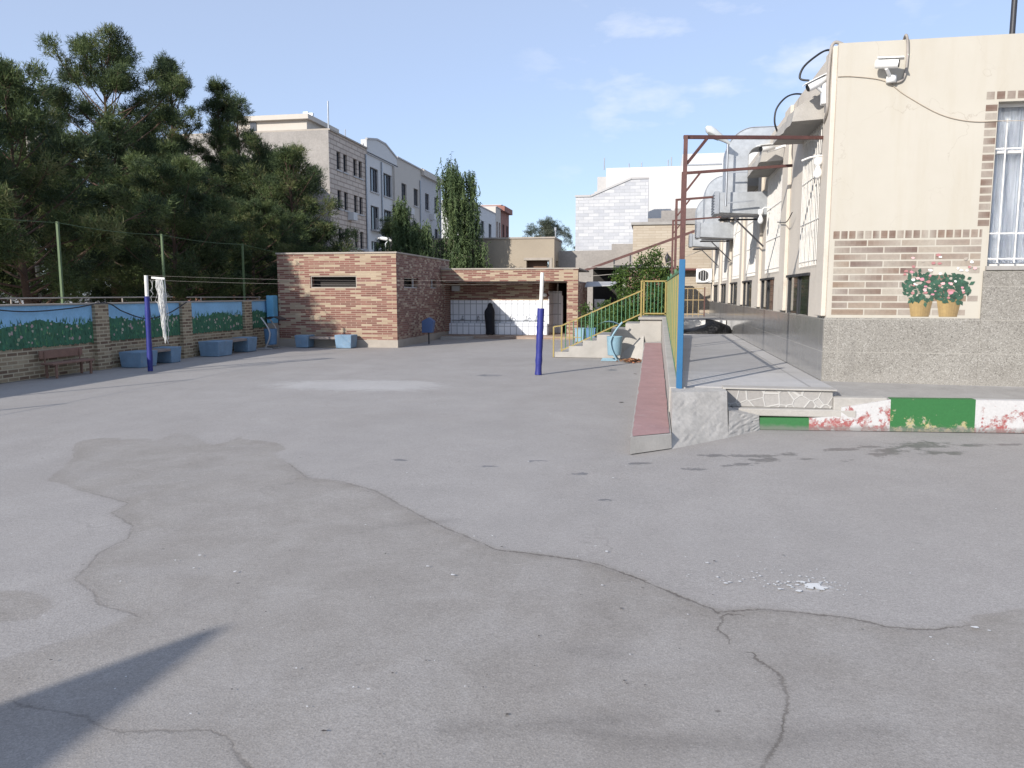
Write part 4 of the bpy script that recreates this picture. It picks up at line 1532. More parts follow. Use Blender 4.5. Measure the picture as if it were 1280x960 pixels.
cable('cable', [(2.3, 13.2, 4.7), (2.12, 13.15, 4.71), (1.95, 13.0, 4.62), (1.82, 12.95, 4.45), (1.80, 12.95, 4.25), (1.86, 13.0, 4.1)], 0.014, M['black_rubber'], 'black cable looping over the parapet above the nearest canopy')
cable('cable', [(2.12, 12.95, 2.86), (2.10, 13.3, 2.75), (2.10, 13.8, 2.78), (2.1, 14.3, 2.83)], 0.008, M['black_rubber'], 'thin dark wire sagging between near side pilasters')
b = MB()
b.box(XW - 0.14, XW - 0.062, 10.72, 10.84, 4.0, 4.28)
tag(b.build('junction_box', M['plastic_white'], origin=(XW - 0.1, 10.78, 4.0), bevel=0.01), 'white junction box beside the corner camera', 'junction box')
b = MB()
b.tube([(4.35, YF + 0.5, 4.3), (4.35, YF + 0.5, 6.2)], 0.035, 8)
tag(b.build('roof_mast', M['iron_dark'], origin=(4.35, YF + 0.5, 4.3)), 'dark pipe mast on the roof above the front window', 'mast')

# air conditioner on the far end of the side wall
o = thing('air_conditioner', 'white outdoor air conditioner hung on the far part of the side wall', 'air conditioner', (1.9, 29.9, 2.1))
b = MB()
b.box(1.55, 2.12, 29.85, 30.15, 1.98, 2.5)
b.build('case', M['plastic_white'], o, bevel=0.015)
b = MB()
for k in range(16):
    t0, t1 = 6.2832 * k / 16, 6.2832 * (k + 1) / 16
    c = (1.80, 2.24)
    b.face([(c[0], 29.84, c[1]), (c[0] + .2 * math.cos(t0), 29.84, c[1] + .2 * math.sin(t0)), (c[0] + .2 * math.cos(t1), 29.84, c[1] + .2 * math.sin(t1))])
b.build('fan', M['black_rubber'], o)
b = MB()
for k in range(5):
    b.bar((1.62 + .09 * k, 29.83, 2.06), (1.62 + .09 * k, 29.83, 2.42), 0.012)
b.build('fan_guard', M['plastic_white'], o)
b = MB()
b.bar((1.6, 29.9, 1.96), (XW - 0.06, 29.9, 1.96), 0.04)
b.build('bracket', M['iron_dark'], o)
b = MB()
b.bar((1.6, 30.1, 1.96), (XW - 0.06, 30.1, 1.96), 0.04)
b.build('bracket', M['iron_dark'], o)

# black refuse bag
o_b = MB()
o_b.sm = True
rb = random.Random(21)
nr, ns = 16, 30
ph = [rb.uniform(0, 6.28) for _ in range(6)]
vs, fs = [], []
bx, by = 1.55, 22.4
for i in range(nr + 1):
    t = i / nr
    for k in range(ns):
        a = 2 * math.pi * k / ns
        rr = math.sin(math.pi * min(1, 0.5 + t / 2)) if t > 0 else 1.0
        rr = math.cos(t * math.pi / 2) ** 0.6
        w = 1 + 0.09 * math.sin(3 * a + ph[0] + 3 * t) + 0.06 * math.sin(7 * a + ph[1] - 6 * t) + 0.04 * math.sin(13 * a + ph[2] + 9 * t)
        hgt = 0.37 * (0.75 + 0.35 * math.cos(a)) * t ** 0.8
        vs.append((bx + 0.66 * rr * w * math.cos(a) * (1.0 if math.cos(a) > 0 else 1.35) - 0.1, by + 0.42 * rr * w * math.sin(a), ZP + hgt + 0.01 * math.sin(9 * a + ph[3]) * t))
for i in range(nr):
    for k in range(ns):
        k2 = (k + 1) % ns
        fs.append((i * ns + k, i * ns + k2, (i + 1) * ns + k2, (i + 1) * ns + k))
o_b.mesh(vs, fs)
tag(o_b.build('refuse_bag', M['bag'], origin=(bx, by, ZP)), 'crumpled black plastic bag lying on the raised walk', 'bag')

# ------------------------------------------------------------------ washroom block
W = thing('washroom_building', 'flat-roofed washroom of red and cream brick with a long slot window', 'building', (-9.2, 24.5, 0))
AX0, AX1, AY0, AY1, AZ = -11.1, -7.38, 21.57, 27.5, 2.74
b = MB()
holes_wall(b, 'y', AY0, AX0, AX1, 0.22, AZ, [(-10.05, -8.60, 1.74, 2.10)], 0.25, -1)
b.build('front_wall', M['brick_wash'], W)
b = MB()
holes_wall(b, 'x', AX1, AY0, AY1, 0.22, AZ, [(22.27, 23.7, 1.75, 2.06), (25.06, 25.82, 1.75, 2.06)], 0.25, 1)
b.build('side_wall', M['brick_wash_dark'], W)
b = MB()
b.box(AX0, AX0 + 0.02, AY0 + .01, AY1, 0.2, AZ - .01)
b.box(AX0 + .02, AX1 - .02, AY1 - .02, AY1 - .001, 0.2, AZ - .01)
b.build('back_wall', M['brick_wash_dark'], W)
b = MB()
b.box(AX0 + .3, AX1 - .3, AY0 + .3, AY0 + .32, 0.1, AZ - .1)
b.box(AX1 - .32, AX1 - .30, AY0 + .4, AY1 - .3, 0.1, AZ - .1)
b.build('inner_wall', M['dark_inside'], W)
b = MB()
b.box(AX0 - 0.03, AX1 + 0.03, AY0 - 0.03, AY1, AZ, AZ + 0.045)
b.build('roof', M['coping'], W, bevel=0.005)
b = MB()
b.box(AX0, AX1 + 0.02, AY0 - 0.02, AY0 + 0.02, -0.05, 0.22)
b.box(AX1 - 0.02, AX1 + 0.02, AY0 + 0.02, AY1, -0.05, 0.22)
b.build('plinth', M['coping'], W)
for hx in ((-10.05, -8.60, 1.74, 2.10),):
    b = MB()
    z0, z1 = hx[2], hx[3]
    b.box(hx[0], hx[1], AY0 + 0.02, AY0 + 0.06, z0, z0 + 0.03)
    b.box(hx[0], hx[1], AY0 + 0.02, AY0 + 0.06, z1 - 0.03, z1)
    b.box(hx[0], hx[0] + 0.03, AY0 + 0.02, AY0 + 0.06, z0 + .03, z1 - .03)
    b.box(hx[1] - 0.03, hx[1], AY0 + 0.02, AY0 + 0.06, z0 + .03, z1 - .03)
    w = b.build('window_frame', M['coping'], W)
for hy in ((22.27, 23.7), (25.06, 25.82)):
    b = MB()
    b.box(AX1 - 0.09, AX1 - 0.05, hy[0], hy[1], 1.75, 1.78)
    b.box(AX1 - 0.09, AX1 - 0.05, hy[0], hy[1], 2.03, 2.06)
    b.box(AX1 - 0.09, AX1 - 0.05, hy[1] - 0.4, hy[1] - 0.36, 1.78, 2.03)
    b.build('window_frame', M['sheet_metal'], W)
b = MB()
b.box(AX1, AX1 + 0.05, 26.75, 27.45, 0.22, 2.05)
b.build('pilaster', M['brick_brown'], W)

# open washing shelter beside it
H = thing('washing_shelter', 'open brick shelter with white tiled washing trough and taps', 'shelter', (-5, 27, 0))
HX0, HX1, HY0, HY1 = -7.36, -2.55, 26.35, 27.55
b = MB()
b.box(HX0, HX1, HY0, HY0 + 0.22, 2.0, 2.40)
b.build('fascia', M['brick_wash'], H)
b = MB()
b.box(HX0, HX1 + 0.03, HY0 - 0.03, HY1 + 3.0, 2.402, 2.45)
b.build('roof', M['coping'], H, bevel=0.005)
b = MB()
b.box(HX0, HX1 - .02, HY0 + 0.225, HY1 + 2.9, 1.97, 2.0)
b.build('ceiling', m_worn('shelter_ceiling', (0.42, 0.40, 0.37), 0.15, 2, 0.9), H)
b = MB()
b.box(HX0, -3.72, HY1, HY1 + 0.15, 1.33, 1.97)
b.build('back_wall', M['brick_wash'], H)
b = MB()
b.box(HX0, -3.72, HY1 - 0.015, HY1 + 0.15, 0.1, 1.33)
b.build('tiled_wall', M['tile_white'], H)
b = MB()
b.box(HX0, -3.72, HY1 - 0.30, HY1 - 0.02, 0.1, 0.50, 0, 0)
b.build('trough', M['tile_white'], H, bevel=0.01)
b = MB()
b.box(HX0 + .05, -3.8, HY1 - 0.26, HY1 - 0.06, 0.502, 0.515)
b.build('trough_basin', m_worn('basin_shade', (0.45, 0.46, 0.48), 0.1, 5, 0.3), H)
b = MB()
b.tube([(HX0 + 0.05, HY1 - 0.06, 0.60), (-3.85, HY1 - 0.06, 0.60)], 0.014, 8)
b.build('water_pipe', M['steel_dark'], H)
for tx in (-6.90, -6.32, -5.1, -4.52, -4.15):
    b = MB()
    b.tube([(tx, HY1 - 0.06, 0.60), (tx, HY1 - 0.1, 0.66), (tx + .02, HY1 - 0.13, 0.76), (tx + 0.06, HY1 - 0.19, 0.76), (tx + 0.08, HY1 - 0.2, 0.70)], 0.014, 6)
    b.tube([(tx - 0.07, HY1 - 0.08, 0.63), (tx + 0.07, HY1 - 0.08, 0.63)], 0.02, 6)
    b.build('tap', M['steel'], H)
b = MB()
b.box(HX0, HX1 - 0.02, HY0 + 0.02, HY1 + 2.8, -0.02, 0.10)
b.build('floor', m_brick('shelter_floor_edge', [(0, (0.30, 0.20, 0.15)), (1, (0.44, 0.34, 0.27))], (0.3, 0.26, 0.22), 0.3, 0.06, 0.006), H)
b = MB()
b.box(-2.93, HX1, HY0 + 0.01, HY0 + 0.40, 0.0, 2.0)
b.build('pillar', M['brick_wash'], H)
b = MB()                                                # right-hand wall and the passage behind the trough
b.box(HX1 - 0.15, HX1 - 0.02, HY0 + 0.41, HY1 + 2.8, 0.1, 1.97)
b.build('end_wall', M['brick_wash_dark'], H)
b = MB()
b.box(-3.72, -3.70, HY1 - 0.02, HY1 + 1.6, 0.1, 1.65)
b.box(-3.70, -3.38, HY1 + 1.2, HY1 + 1.25, 0.1, 1.66)
b.build('passage_tiling', M['tile_white'], H)
b = MB()
b.box(-3.7, HX1 - .16, HY1 + 2.7, HY1 + 2.75, 0.1, 1.97)
b.build('passage_back', M['dark_inside'], H)
b = MB()
b.box(-3.80, -3.74, HY1 + 0.16, HY1 + 2.75, 0.1, 1.97)
b.build('passage_wall', M['brick_brown'], H)
b = MB()
b.box(-3.22, -2.74, HY1 + 1.9, HY1 + 1.94, 0.1, 1.2)
b.build('door', M['maroon'], H)
b = MB()
b.box(-3.37, -3.31, HY1 + 0.9, HY1 + 0.95, 0.1, 1.5)
b.build('partition', M['plastic_white'], H)
o = thing('wall_lamp', 'white oval lamp with red rim at the right end of the trough wall', 'lamp', (-3.85, HY1 - 0.05, 1.52))
b = MB()
b.sm = True
b.tube([(-3.94, HY1 - 0.06, 1.52), (-3.90, HY1 - 0.06, 1.52), (-3.8, HY1 - 0.06, 1.52), (-3.77, HY1 - .06, 1.52)], [0.02, 0.055, 0.055, 0.02], 12)
b.build('shade', M['plastic_white'], o)
b = MB()
b.tube([(-3.765, HY1 - 0.06, 1.50), (-3.70, HY1 - 0.06, 1.53)], 0.05, 10)
b.build('rim', M['maroon'], o)
b = MB()
b.box(-7.28, -6.98, HY1 - 0.14, HY1, 1.66, 1.86)
tag(b.build('water_heater', M['sheet_metal'], origin=(-7.13, HY1 - .07, 1.66), bevel=0.015), 'small grey box heater high on the left of the trough wall', 'heater')
b = MB()
b.prism([(-7.25, 25.75), (-6.35, 25.75), (-6.2, 26.34), (-7.3, 26.34)], 'z', -0.02, 0.08)
tag(b.build('entrance_slab', M['concrete_light'], origin=(-6.8, 26, 0), bevel=0.01), 'pale concrete slab step at the left end of the washing shelter', 'step')

# person in a chador at the trough, seen from behind
PR = thing('person', 'small person in a black chador standing at the white tiled trough', 'person', (-5.76, 27.0, 0.1))
px, py, pz0, ph_ = -5.76, 27.0, 0.1, 1.15
prof = [(0.0, 0.165, 0.130, 0.01), (0.05, 0.160, 0.128, 0.01), (0.15, 0.155, 0.122, 0.005), (0.30, 0.160, 0.124, 0.0), (0.45, 0.172, 0.130, -0.008), (0.58, 0.185, 0.138, -0.014), (0.68, 0.188, 0.135, -0.014),
        (0.75, 0.175, 0.122, -0.010), (0.80, 0.150, 0.110, 0.0), (0.84, 0.118, 0.102, 0.005), (0.88, 0.100, 0.100, 0.006), (0.93, 0.092, 0.097, 0.006), (0.97, 0.068, 0.074, 0.006), (0.99, 0.04, 0.045, 0.006), (1.0, 0.012, 0.012, 0.006)]
zs_ = np.linspace(0, 1, 44)
pa = np.array(prof)
b = MB()
b.sm = True
n = 40
vs, fs = [], []
for i, t in enumerate(zs_):
    rx, ry, dx = [np.interp(t, pa[:, 0], pa[:, j]) for j in (1, 2, 3)]
    for k in range(n):
        a = 2 * math.pi * k / n
        fold = 1 + (1 - t) ** 0.7 * (0.05 * math.sin(7 * a + 2.5 * t) + 0.03 * math.sin(13 * a - 4 * t))
        vs.append((px + dx + rx * fold * math.cos(a), py + ry * fold * math.sin(a) + 0.03 * max(0, t - 0.7) / 0.3, pz0 + 0.025 + t * (ph_ - 0.025)))
for i in range(len(zs_) - 1):
    for k in range(n):
        k2 = (k + 1) % n
        fs.append((i * n + k, i * n + k2, (i + 1) * n + k2, (i + 1) * n + k))
b.mesh(vs, fs)
b.build('chador', M['chador'], PR)
b = MB()                                                # body under the cloth: legs, trunk, neck, head as one surface
b.sm = True
rings = [(0.03, 0.09, 0.07), (0.3, 0.10, 0.08), (0.55, 0.125, 0.09), (0.75, 0.13, 0.09), (0.86, 0.10, 0.07), (0.90, 0.04, 0.04), (0.95, 0.065, 0.075), (1.02, 0.072, 0.085), (1.09, 0.055, 0.065), (1.11, 0.01, 0.01)]
vs, fs = [], []
for (z, rx, ry) in rings:
    for k in range(16):
        a = 2 * math.pi * k / 16
        nose = 0.022 if (0.97 < z < 1.05 and k == 4) else 0
        vs.append((px + 0.02 + rx * math.cos(a), py + 0.06 * max(0, z - 0.85) / 0.2 + 0.01 + ry * math.sin(a) + nose, pz0 + z))
for i in range(len(rings) - 1):
    for k in range(16):
        k2 = (k + 1) % 16
        fs.append((i * 16 + k, i * 16 + k2, (i + 1) * 16 + k2, (i + 1) * 16 + k))
b.mesh(vs, fs)
b.build('body', M['skin'], PR)
for sx in (-0.06, 0.09):
    b = MB()
    b.sm = True
    b.tube([(px + sx, py - 0.1, 0.13), (px + sx, py - 0.06, 0.14), (px + sx, py + 0.04, 0.135), (px + sx, py + 0.1, 0.125)], [0.02, 0.036, 0.036, 0.02], 10)
    b.build('shoe', M['black_rubber'], PR)

# ------------------------------------------------------------------ boundary wall on the left
XB = -11.4
BW = thing('boundary_wall', 'painted boundary wall with brick piers, blue sky and flower meadow mural', 'wall', (XB, 14, 0))
PIERS = [2.45, 5.4, 8.35, 11.3, 14.27, 17.25, 20.18]
YB0, YB1, ZB = -4.0, 21.5, 1.36
b = MB()
b.box(XB - 0.2, XB, YB0, YB1, 0, ZB)
b.build('wall_body', M['brick_wall'], BW)
b = MB()
b.box(XB - 0.24, XB + 0.05, YB0, YB1, ZB, ZB + 0.032)
b.build('coping', M['coping'], BW, bevel=0.006)
for yy in PIERS:
    b = MB()
    b.box(XB - 0.21, XB + 0.09, yy - 0.2, yy + 0.2, 0, ZB + 0.001)
    b.build('pier', M['brick_wall'], BW)
M['mural_sky'] = m_worn('painted_sky', (0.26, 0.50, 0.72), 0.22, 1.6, 0.8, fine=25, bump=0.15, dirt=(0.35, 0.5, 0.6), dirt_amt=0.35)
rm = random.Random(17)
edges = [YB0] + PIERS + [YB1]
for i in range(len(edges) - 1):
    ya, yb = edges[i] + (0.2 if i else 0), edges[i + 1] - (0.2 if i < len(edges) - 2 else 0)
    if yb < 8:
        continue
    b = MB()
    b.box(XB, XB + 0.012, ya, yb, 0.70, ZB)
    sky_panel = b.build('painted_sky', M['mural_sky'], BW)
    b = MB()
    dd = 0.0135
    # ground coat of green with a ragged top and bottom
    n = int((yb - ya) / 0.05)
    for k in range(n):
        y0, y1 = ya + (yb - ya) * k / n, ya + (yb - ya) * (k + 1) / n
        zt0 = 1.03 + 0.05 * math.sin(y0 * 3.1) + rm.uniform(-0.03, 0.03)
        g = rm.uniform(0.8, 1.2)
        b.cur = (0.045 * g, 0.15 * g, 0.085 * g)
        b.face([(XB + dd, y0, 0.58 + rm.uniform(-.02, .02)), (XB + dd, y1, 0.58 + rm.uniform(-.02, .02)), (XB + dd, y1, zt0), (XB + dd, y0, zt0)])
    for k in range(int((yb - ya) * 150)):
        y = rm.uniform(ya + 0.03, yb - 0.03)
        z = rm.uniform(0.58, 1.05)
        hgt, w, ln = rm.uniform(0.05, 0.13), rm.uniform(0.008, 0.02), rm.uniform(-0.05, 0.05)
        g = rm.uniform(0.5, 1.6)
        b.cur = (0.035 * g, 0.14 * g, 0.08 * g) if rm.random() < 0.75 else (0.07 * g, 0.20 * g, 0.075 * g)
        dd += 0.000004
        y2 = min(max(y + ln, ya), yb)
        b.face([(XB + dd, y - w, z), (XB + dd, y + w, z), (XB + dd, y2, z + hgt)])
    for k in range(int((yb - ya) * 14)):
        y, z = rm.uniform(ya + 0.06, yb - 0.06), rm.uniform(0.66, 1.02)
        b.cur = rm.choice([(0.42, 0.42, 0.34), (0.46, 0.40, 0.36), (0.40, 0.31, 0.30), (0.48, 0.46, 0.38), (0.30, 0.34, 0.22)])
        dd += 0.00004
        m = 6
        s = rm.uniform(0.02, 0.046)
        b.face([(XB + dd, y + s * math.cos(6.283 * q / m) * rm.uniform(.5, 1.2), z + s * math.sin(6.283 * q / m) * rm.uniform(.5, 1.2)) for q in range(m)])
    b.build('painted_meadow', M['paint_tint'], sky_panel)
# short blue return pier against the washroom
b = MB()
b.box(-11.33, -11.105, 21.25, 21.54, 0.70, 1.52)
rp_ = b.build('blue_return', M['blue_paint'] if False else m_worn('return_blue', (0.13, 0.36, 0.55), 0.2, 4, 0.8), BW, bevel=0.02)
b = MB()
b.box(-11.32, -11.11, 21.26, 21.54, 0, 0.70)
b.build('return_base', M['coping'], BW)
# pipe along the coping
b = MB()
b.tube([(XB - 0.12, YB0, 1.50), (XB - 0.12, 17.0, 1.50)], 0.015, 6)
b.tube([(XB - 0.12, 17.6, 1.49), (XB - 0.12, 21.3, 1.47)], 0.013, 6)
for yy in range(-3, 22, 3):
    b.tube([(XB - 0.12, yy + .2, ZB + 0.04), (XB - 0.12, yy + .2, 1.5)], 0.015, 6)
tag(b.build('wall_pipe', M['coping'], origin=(XB - 0.12, 14, ZB)), 'pale pipe running along the top of the painted boundary wall', 'pipe')
# green wire fence above
FN = thing('wire_fence', 'green posts with wires standing above the painted boundary wall', 'fence', (XB - 0.25, 14, ZB))
fy = [4.0, 7.2, 10.4, 13.6, 16.9, 20.6]
for yy in fy:
    b = MB()
    b.bar((XB - 0.25, yy, ZB - 0.3), (XB - 0.25, yy, 3.0), 0.045)
    b.build('post', M['green_post'], FN)
b = MB()
for j in range(len(fy) - 1):
    pts = []
    for k in range(7):
        t = k / 6
        pts.append((XB - 0.25, fy[j] + (fy[j + 1] - fy[j]) * t, 2.98 - 0.05 * math.sin(math.pi * t)))
    b.tube(pts, 0.006, 5)
b.tube([(XB - 0.25, fy[-1], 2.98), (-11.05, 21.6, 2.78)], 0.006, 5)
b.tube([(XB - 0.25, -3, 2.96), (XB - 0.25, fy[0], 2.98)], 0.010, 5)
b.build('wire', M['green_post'], FN)
cable('cable', [(XB + 0.1, 11.0, 1.38), (XB + 0.11, 12.2, 1.26), (XB + 0.12, 13.4, 1.30), (XB + 0.13, 14.35, 1.39), (XB + 0.10, 14.9, 1.2), (XB + 0.08, 15.7, 1.02), (XB + 0.1, 16.5, 1.12), (XB + 0.12, 17.2, 1.37)], 0.013, M['black_rubber'], 'black hose sagging along the painted boundary wall')

# benches of blue blocks with a slab
def block_bench(name_lab, blocks, slab, along):
    cx = sum((q[0] + q[1]) / 2 for q in blocks) / 2
    cy = sum((q[2] + q[3]) / 2 for q in blocks) / 2
    o = thing('block_bench', name_lab, 'bench', (cx, cy, 0), 'benches of blue concrete blocks')
    for q in blocks:
        b = MB()
        b.box(q[0] + .03, q[1] - .03, q[2] + .03, q[3] - .03, 0, q[4], 0.03, 0.03)
        b.build('block', M['bench_blue'], o, bevel=0.015)
    b = MB()
    b.box(*slab)
    b.build('seat', M['bench_slab'], o, bevel=0.01)


block_bench('bench of two blue concrete blocks and a dark slab behind the left net post', [(-11.28, -10.75, 14.65, 15.25, 0.34), (-11.28, -10.8, 15.8, 16.2, 0.36)], (-11.24, -10.82, 15.24, 15.81, 0.28, 0.34), 'y')
block_bench('bench of two blue concrete blocks by the last wall pier next to the bin', [(-11.28, -10.72, 17.6, 18.3, 0.38), (-11.28, -10.8, 19.2, 19.7, 0.39)], (-11.24, -10.84, 18.29, 19.21, 0.31, 0.38), 'y')
block_bench('bench of two blue blocks with a reddish slab against the brick washroom front', [(-10.37, -9.93, 21.05, 21.5, 0.36), (-9.10, -8.58, 21.0, 21.5, 0.38)], (-9.92, -9.11, 21.1, 21.48, 0.25, 0.32), 'x')

o = thing('red_bench', 'low faded red bench standing at the foot of the painted wall', 'bench', (-11.1, 12.9, 0))
b = MB()
b.box(-11.27, -11.0, 12.5, 13.6, 0.25, 0.29)
b.build('seat', M['bench_red'], o, bevel=0.01)
b = MB()
b.box(-11.31, -11.275, 12.5, 13.6, 0.36, 0.52)
b.build('backrest', M['bench_red'], o, bevel=0.008)
for yy in (12.6, 13.5):
    for xx in (-11.24, -11.03):
        b = MB()
        b.bar((xx, yy, 0), (xx, yy, 0.25), 0.035)
        b.build('leg', M['bench_red'], o)
    b = MB()
    b.bar((-11.265, yy, 0.28), (-11.265, yy, 0.5), 0.02)
    b.build('back_post', M['bench_red'], o)

# hanging bins on curved stands
def curved_bin(x, y, s, lab, mats, flip=1):
    o = thing('waste_bin', lab, 'bin', (x, y, 0))
    b = MB()
    b.lathe([(0.0, 0.12), (0.155, 0.12), (0.16, 0.14), (0.185, 0.55), (0.19, 0.57), (0.17, 0.57), (0.15, 0.16), (0, 0.155)], x, y, 24)
    b.build('drum', mats[0], o)
    for side in (-1, 1):
        b = MB()
        pts = [(x + flip * (0.10 - 0.16 * math.sin(math.pi * k / 10)) - flip * 0.03, y + side * 0.215, 0.02 + 0.88 * k / 10) for k in range(11)]
        pts = [(p[0] + flip * 0.20 * max(0, k / 10 - 0.5), p[1], p[2]) for k, p in enumerate(pts)]
        b.tube(pts, 0.022, 8)
        b.build('curved_arm', mats[1], o)
    b = MB()
    b.sm = True
    pts = [(x + flip * (0.10 - 0.52 * k / 8), y, 0.80 + 0.13 * math.sin(math.pi * (0.15 + 0.75 * k / 8))) for k in range(9)]
    for p, q in zip(pts[:-1], pts[1:]):
        f = [(p[0], y - 0.21, p[2]), (q[0], y - 0.21, q[2]), (q[0], y + 0.21, q[2]), (p[0], y + 0.21, p[2])]
        b.face(f if flip < 0 else f[::-1])
        f2 = [(a_[0], a_[1], a_[2] - 0.02) for a_ in f]
        b.face(f2[::-1] if flip < 0 else f2)
    b.build('hood', mats[2], o)
    b = MB()
    b.bar((x - 0.3, y - 0.2, 0.015), (x + 0.14, y - 0.2, 0.015), 0.045, 0.03)
    b.bar((x - 0.3, y + 0.2, 0.015), (x + 0.14, y + 0.2, 0.015), 0.045, 0.03)
    b.bar((x, y - 0.2, 0.10), (x, y + 0.2, 0.10), 0.03)
    b.build('foot', mats[1], o)
    return o


curved_bin(-0.90, 18.45, 1, 'light blue drum bin on curved pale arms in front of the stairs', (M['bin_blue'], M['bin_blue'], M['bin_blue']))
curved_bin(-10.85, 20.55, 1, 'blue drum bin with dark hood beside the end of the painted wall', (M['bin_mid'], M['sheet_metal'], M['iron_dark']), flip=-1)
o = thing('post_bin', 'small dark blue box bin on a thin post beside the washroom side wall', 'bin', (-6.95, 23.3, 0))
b = MB()
b.prism([(-7.12, 0.36), (-6.80, 0.36), (-6.74, 0.72), (-6.90, 0.84), (-7.12, 0.72)], 'y', 23.15, 23.4)
b.build('box', m_worn('dark_blue_paint', (0.055, 0.105, 0.24), 0.2, 5, 0.5), o, bevel=0.01)
b = MB()
b.tube([(-6.93, 23.28, 0), (-6.93, 23.28, 0.4)], 0.022, 8)
b.build('post', M['iron_dark'], o)
# two blue bins behind the stairs
for (x, lab, mt) in ((-2.18, 'light blue square bin behind the stair railing by the shelter pillar', 'bin_blue'), (-1.84, 'darker blue square bin behind the stair railing, right of the light one', 'bin_mid')):
    o = thing('square_bin', lab, 'bin', (x, 23.2, 0))
    b = MB()
    b.box(x - 0.12, x + 0.12, 23.08, 23.32, 0.13, 0.52, 0.02, 0.02)
    b.build('body', M[mt], o, bevel=0.015)
    b = MB()
    b.box(x - 0.15, x + 0.15, 23.05, 23.35, 0.525, 0.55)
    b.build('rim', M[mt], o, bevel=0.01)
    b = MB()
    for sx in (-0.09, 0.09):
        b.bar((x + sx, 23.2, 0), (x + sx, 23.2, 0.13), 0.04)
    b.build('feet', M['iron_dark'], o)

# volleyball posts, rope, gathered net
def net_post(x, y, h, hpad, lean, lab, pad=0.066):
    o = thing('net_post', lab, 'post', (x, y, 0), 'volleyball net posts')
    top = (x + lean, y, h)
    b = MB()
    b.tube([(x, y, 0), top], 0.038, 10)
    b.build('pole', M['white_paint'], o)
    b = MB()
    m = 14
    rr = random.Random(int(abs(x) * 10))
    b.tube([(x + lean * hpad / h * k / m, y, 0.005 + (hpad - 0.005) * k / m) for k in range(m + 1)], [pad + rr.uniform(-0.005, 0.005) for _ in range(m + 1)], 14)
    b.build('padding', M['navy_pad'], o)
    return top


tR = net_post(-2.2, 14.85, 1.99, 1.30, 0.07, 'net post with blue padding and white top in the middle of the yard')
tL = net_post(-10.14, 14.1, 1.95, 1.53, 0.02, 'slim blue and white net post with the bundled net by the painted wall', 0.052)
o = thing('volleyball_net', 'white volleyball net bundled at the left post with ropes strung across the yard', 'net', (-9.9, 14.3, 1.9))
def rope(p, q, sag, r=0.0013):
    p, q = Vector(p), Vector(q)
    b = MB()
    b.tube([p.lerp(q, k / 24) - Vector((0, 0, sag * 4 * (k / 24) * (1 - k / 24))) for k in range(25)], r, 5)
    b.build('rope', M['grey_cable'], o)
rope(tL, (tR[0], tR[1], 1.86), 0.06)
rope((tL[0], tL[1], 1.86), (tR[0], tR[1], 1.78), 0.06)
b = MB()
rn = random.Random(9)
bxn = -9.84
for k in range(42):                                     # gathered strands hanging together
    x0, y0 = bxn + rn.uniform(-0.065, 0.065), 14.15 + rn.uniform(-0.06, 0.06)
    L = rn.uniform(0.55, 1.25) if k > 8 else rn.uniform(1.1, 1.3)
    p = [(x0, y0, 1.87)]
    for j in range(1, 8):
        t = j / 7
        p.append((x0 * (1 - t * .6) + bxn * t * .6 + rn.uniform(-0.022, 0.022) + 0.06 * t, y0 + rn.uniform(-0.02, 0.02), 1.87 - L * t))
    b.tube(p, 0.007, 4)
for k in range(12):                                     # loose mesh between post and bundle
    x0 = tL[0] + 0.02 + 0.24 * k / 12
    p = [(x0 + rn.uniform(-0.03, .03), 14.12, 1.86)] + [(x0 + rn.uniform(-0.04, 0.04), 14.12, 1.86 - 0.07 * j) for j in range(1, rn.randint(4, 9))]
    if k in (4, 5, 9):
        b.tube(p, 0.0035, 4)
b.build('net_bundle', M['net'], o)
b = MB()
b.bar((tL[0] + 0.12, 14.1, 1.905), (tL[0] + 0.40, 14.12, 1.885), 0.012, 0.04)
b.build('net_tape', M['net'], o)

# leaf litter by the bin
b = MB()
rl = random.Random(31)
for k in range(420):
    r_, a = abs(rl.gauss(0, 0.5)), rl.uniform(0, 6.283)
    x, y = -0.48 + 0.36 * r_ * math.cos(a), 18.15 + 0.42 * r_ * math.sin(a)
    if x > -0.24:
        x = -0.24 - rl.uniform(0, 0.3)
    z = 0.01 + rl.uniform(0, 0.06) * max(0, 1 - r_)
    g = rl.uniform(0.6, 1.2)
    b.cur = (0.30 * g, 0.125 * g, 0.065 * g) if rl.random() < 0.8 else (0.36 * g, 0.25 * g, 0.12 * g)
    s, an = rl.uniform(0.025, 0.05), rl.uniform(0, 6.28)
    ca, sa = math.cos(an) * s, math.sin(an) * s
    b.face([(x - ca, y - sa, z), (x + sa * .5, y - ca * .5, z + rl.uniform(0, .03)), (x + ca, y + sa, z + rl.uniform(-0.005, .03)), (x - sa * .5, y + ca * .5, z + rl.uniform(0, .02))])
tag(b.build('leaf_litter', M['leaf_litter'], origin=(-0.5, 18.2, 0)), 'patch of dry reddish leaves on the ground beside the light blue bin', 'leaves', kind='stuff')

rf = random.Random(55)


def fleck_object(name, mat, spots, lab, cat):
    b = MB()
    for (u, v, su, sv, n, smin, smax) in spots:
        for _ in range(n):
            x, y = ground_at(u + rf.gauss(0, su), min(955, v + rf.gauss(0, sv)))
            s_ = rf.uniform(smin, smax) * (0.6 + 0.8 * rf.random() ** 3)
            m_ = rf.randint(5, 8)
            st_ = rf.uniform(0.7, 1.6)
            b.face([(x + s_ * st_ * math.cos(6.283 * q / m_) * rf.uniform(.5, 1.2), y + s_ * math.sin(6.283 * q / m_) * rf.uniform(.5, 1.2), 0.004 + 0.00002 * len(b.f)) for q in range(m_)])
    tag(b.build(name, mat), lab, cat, kind='stuff')


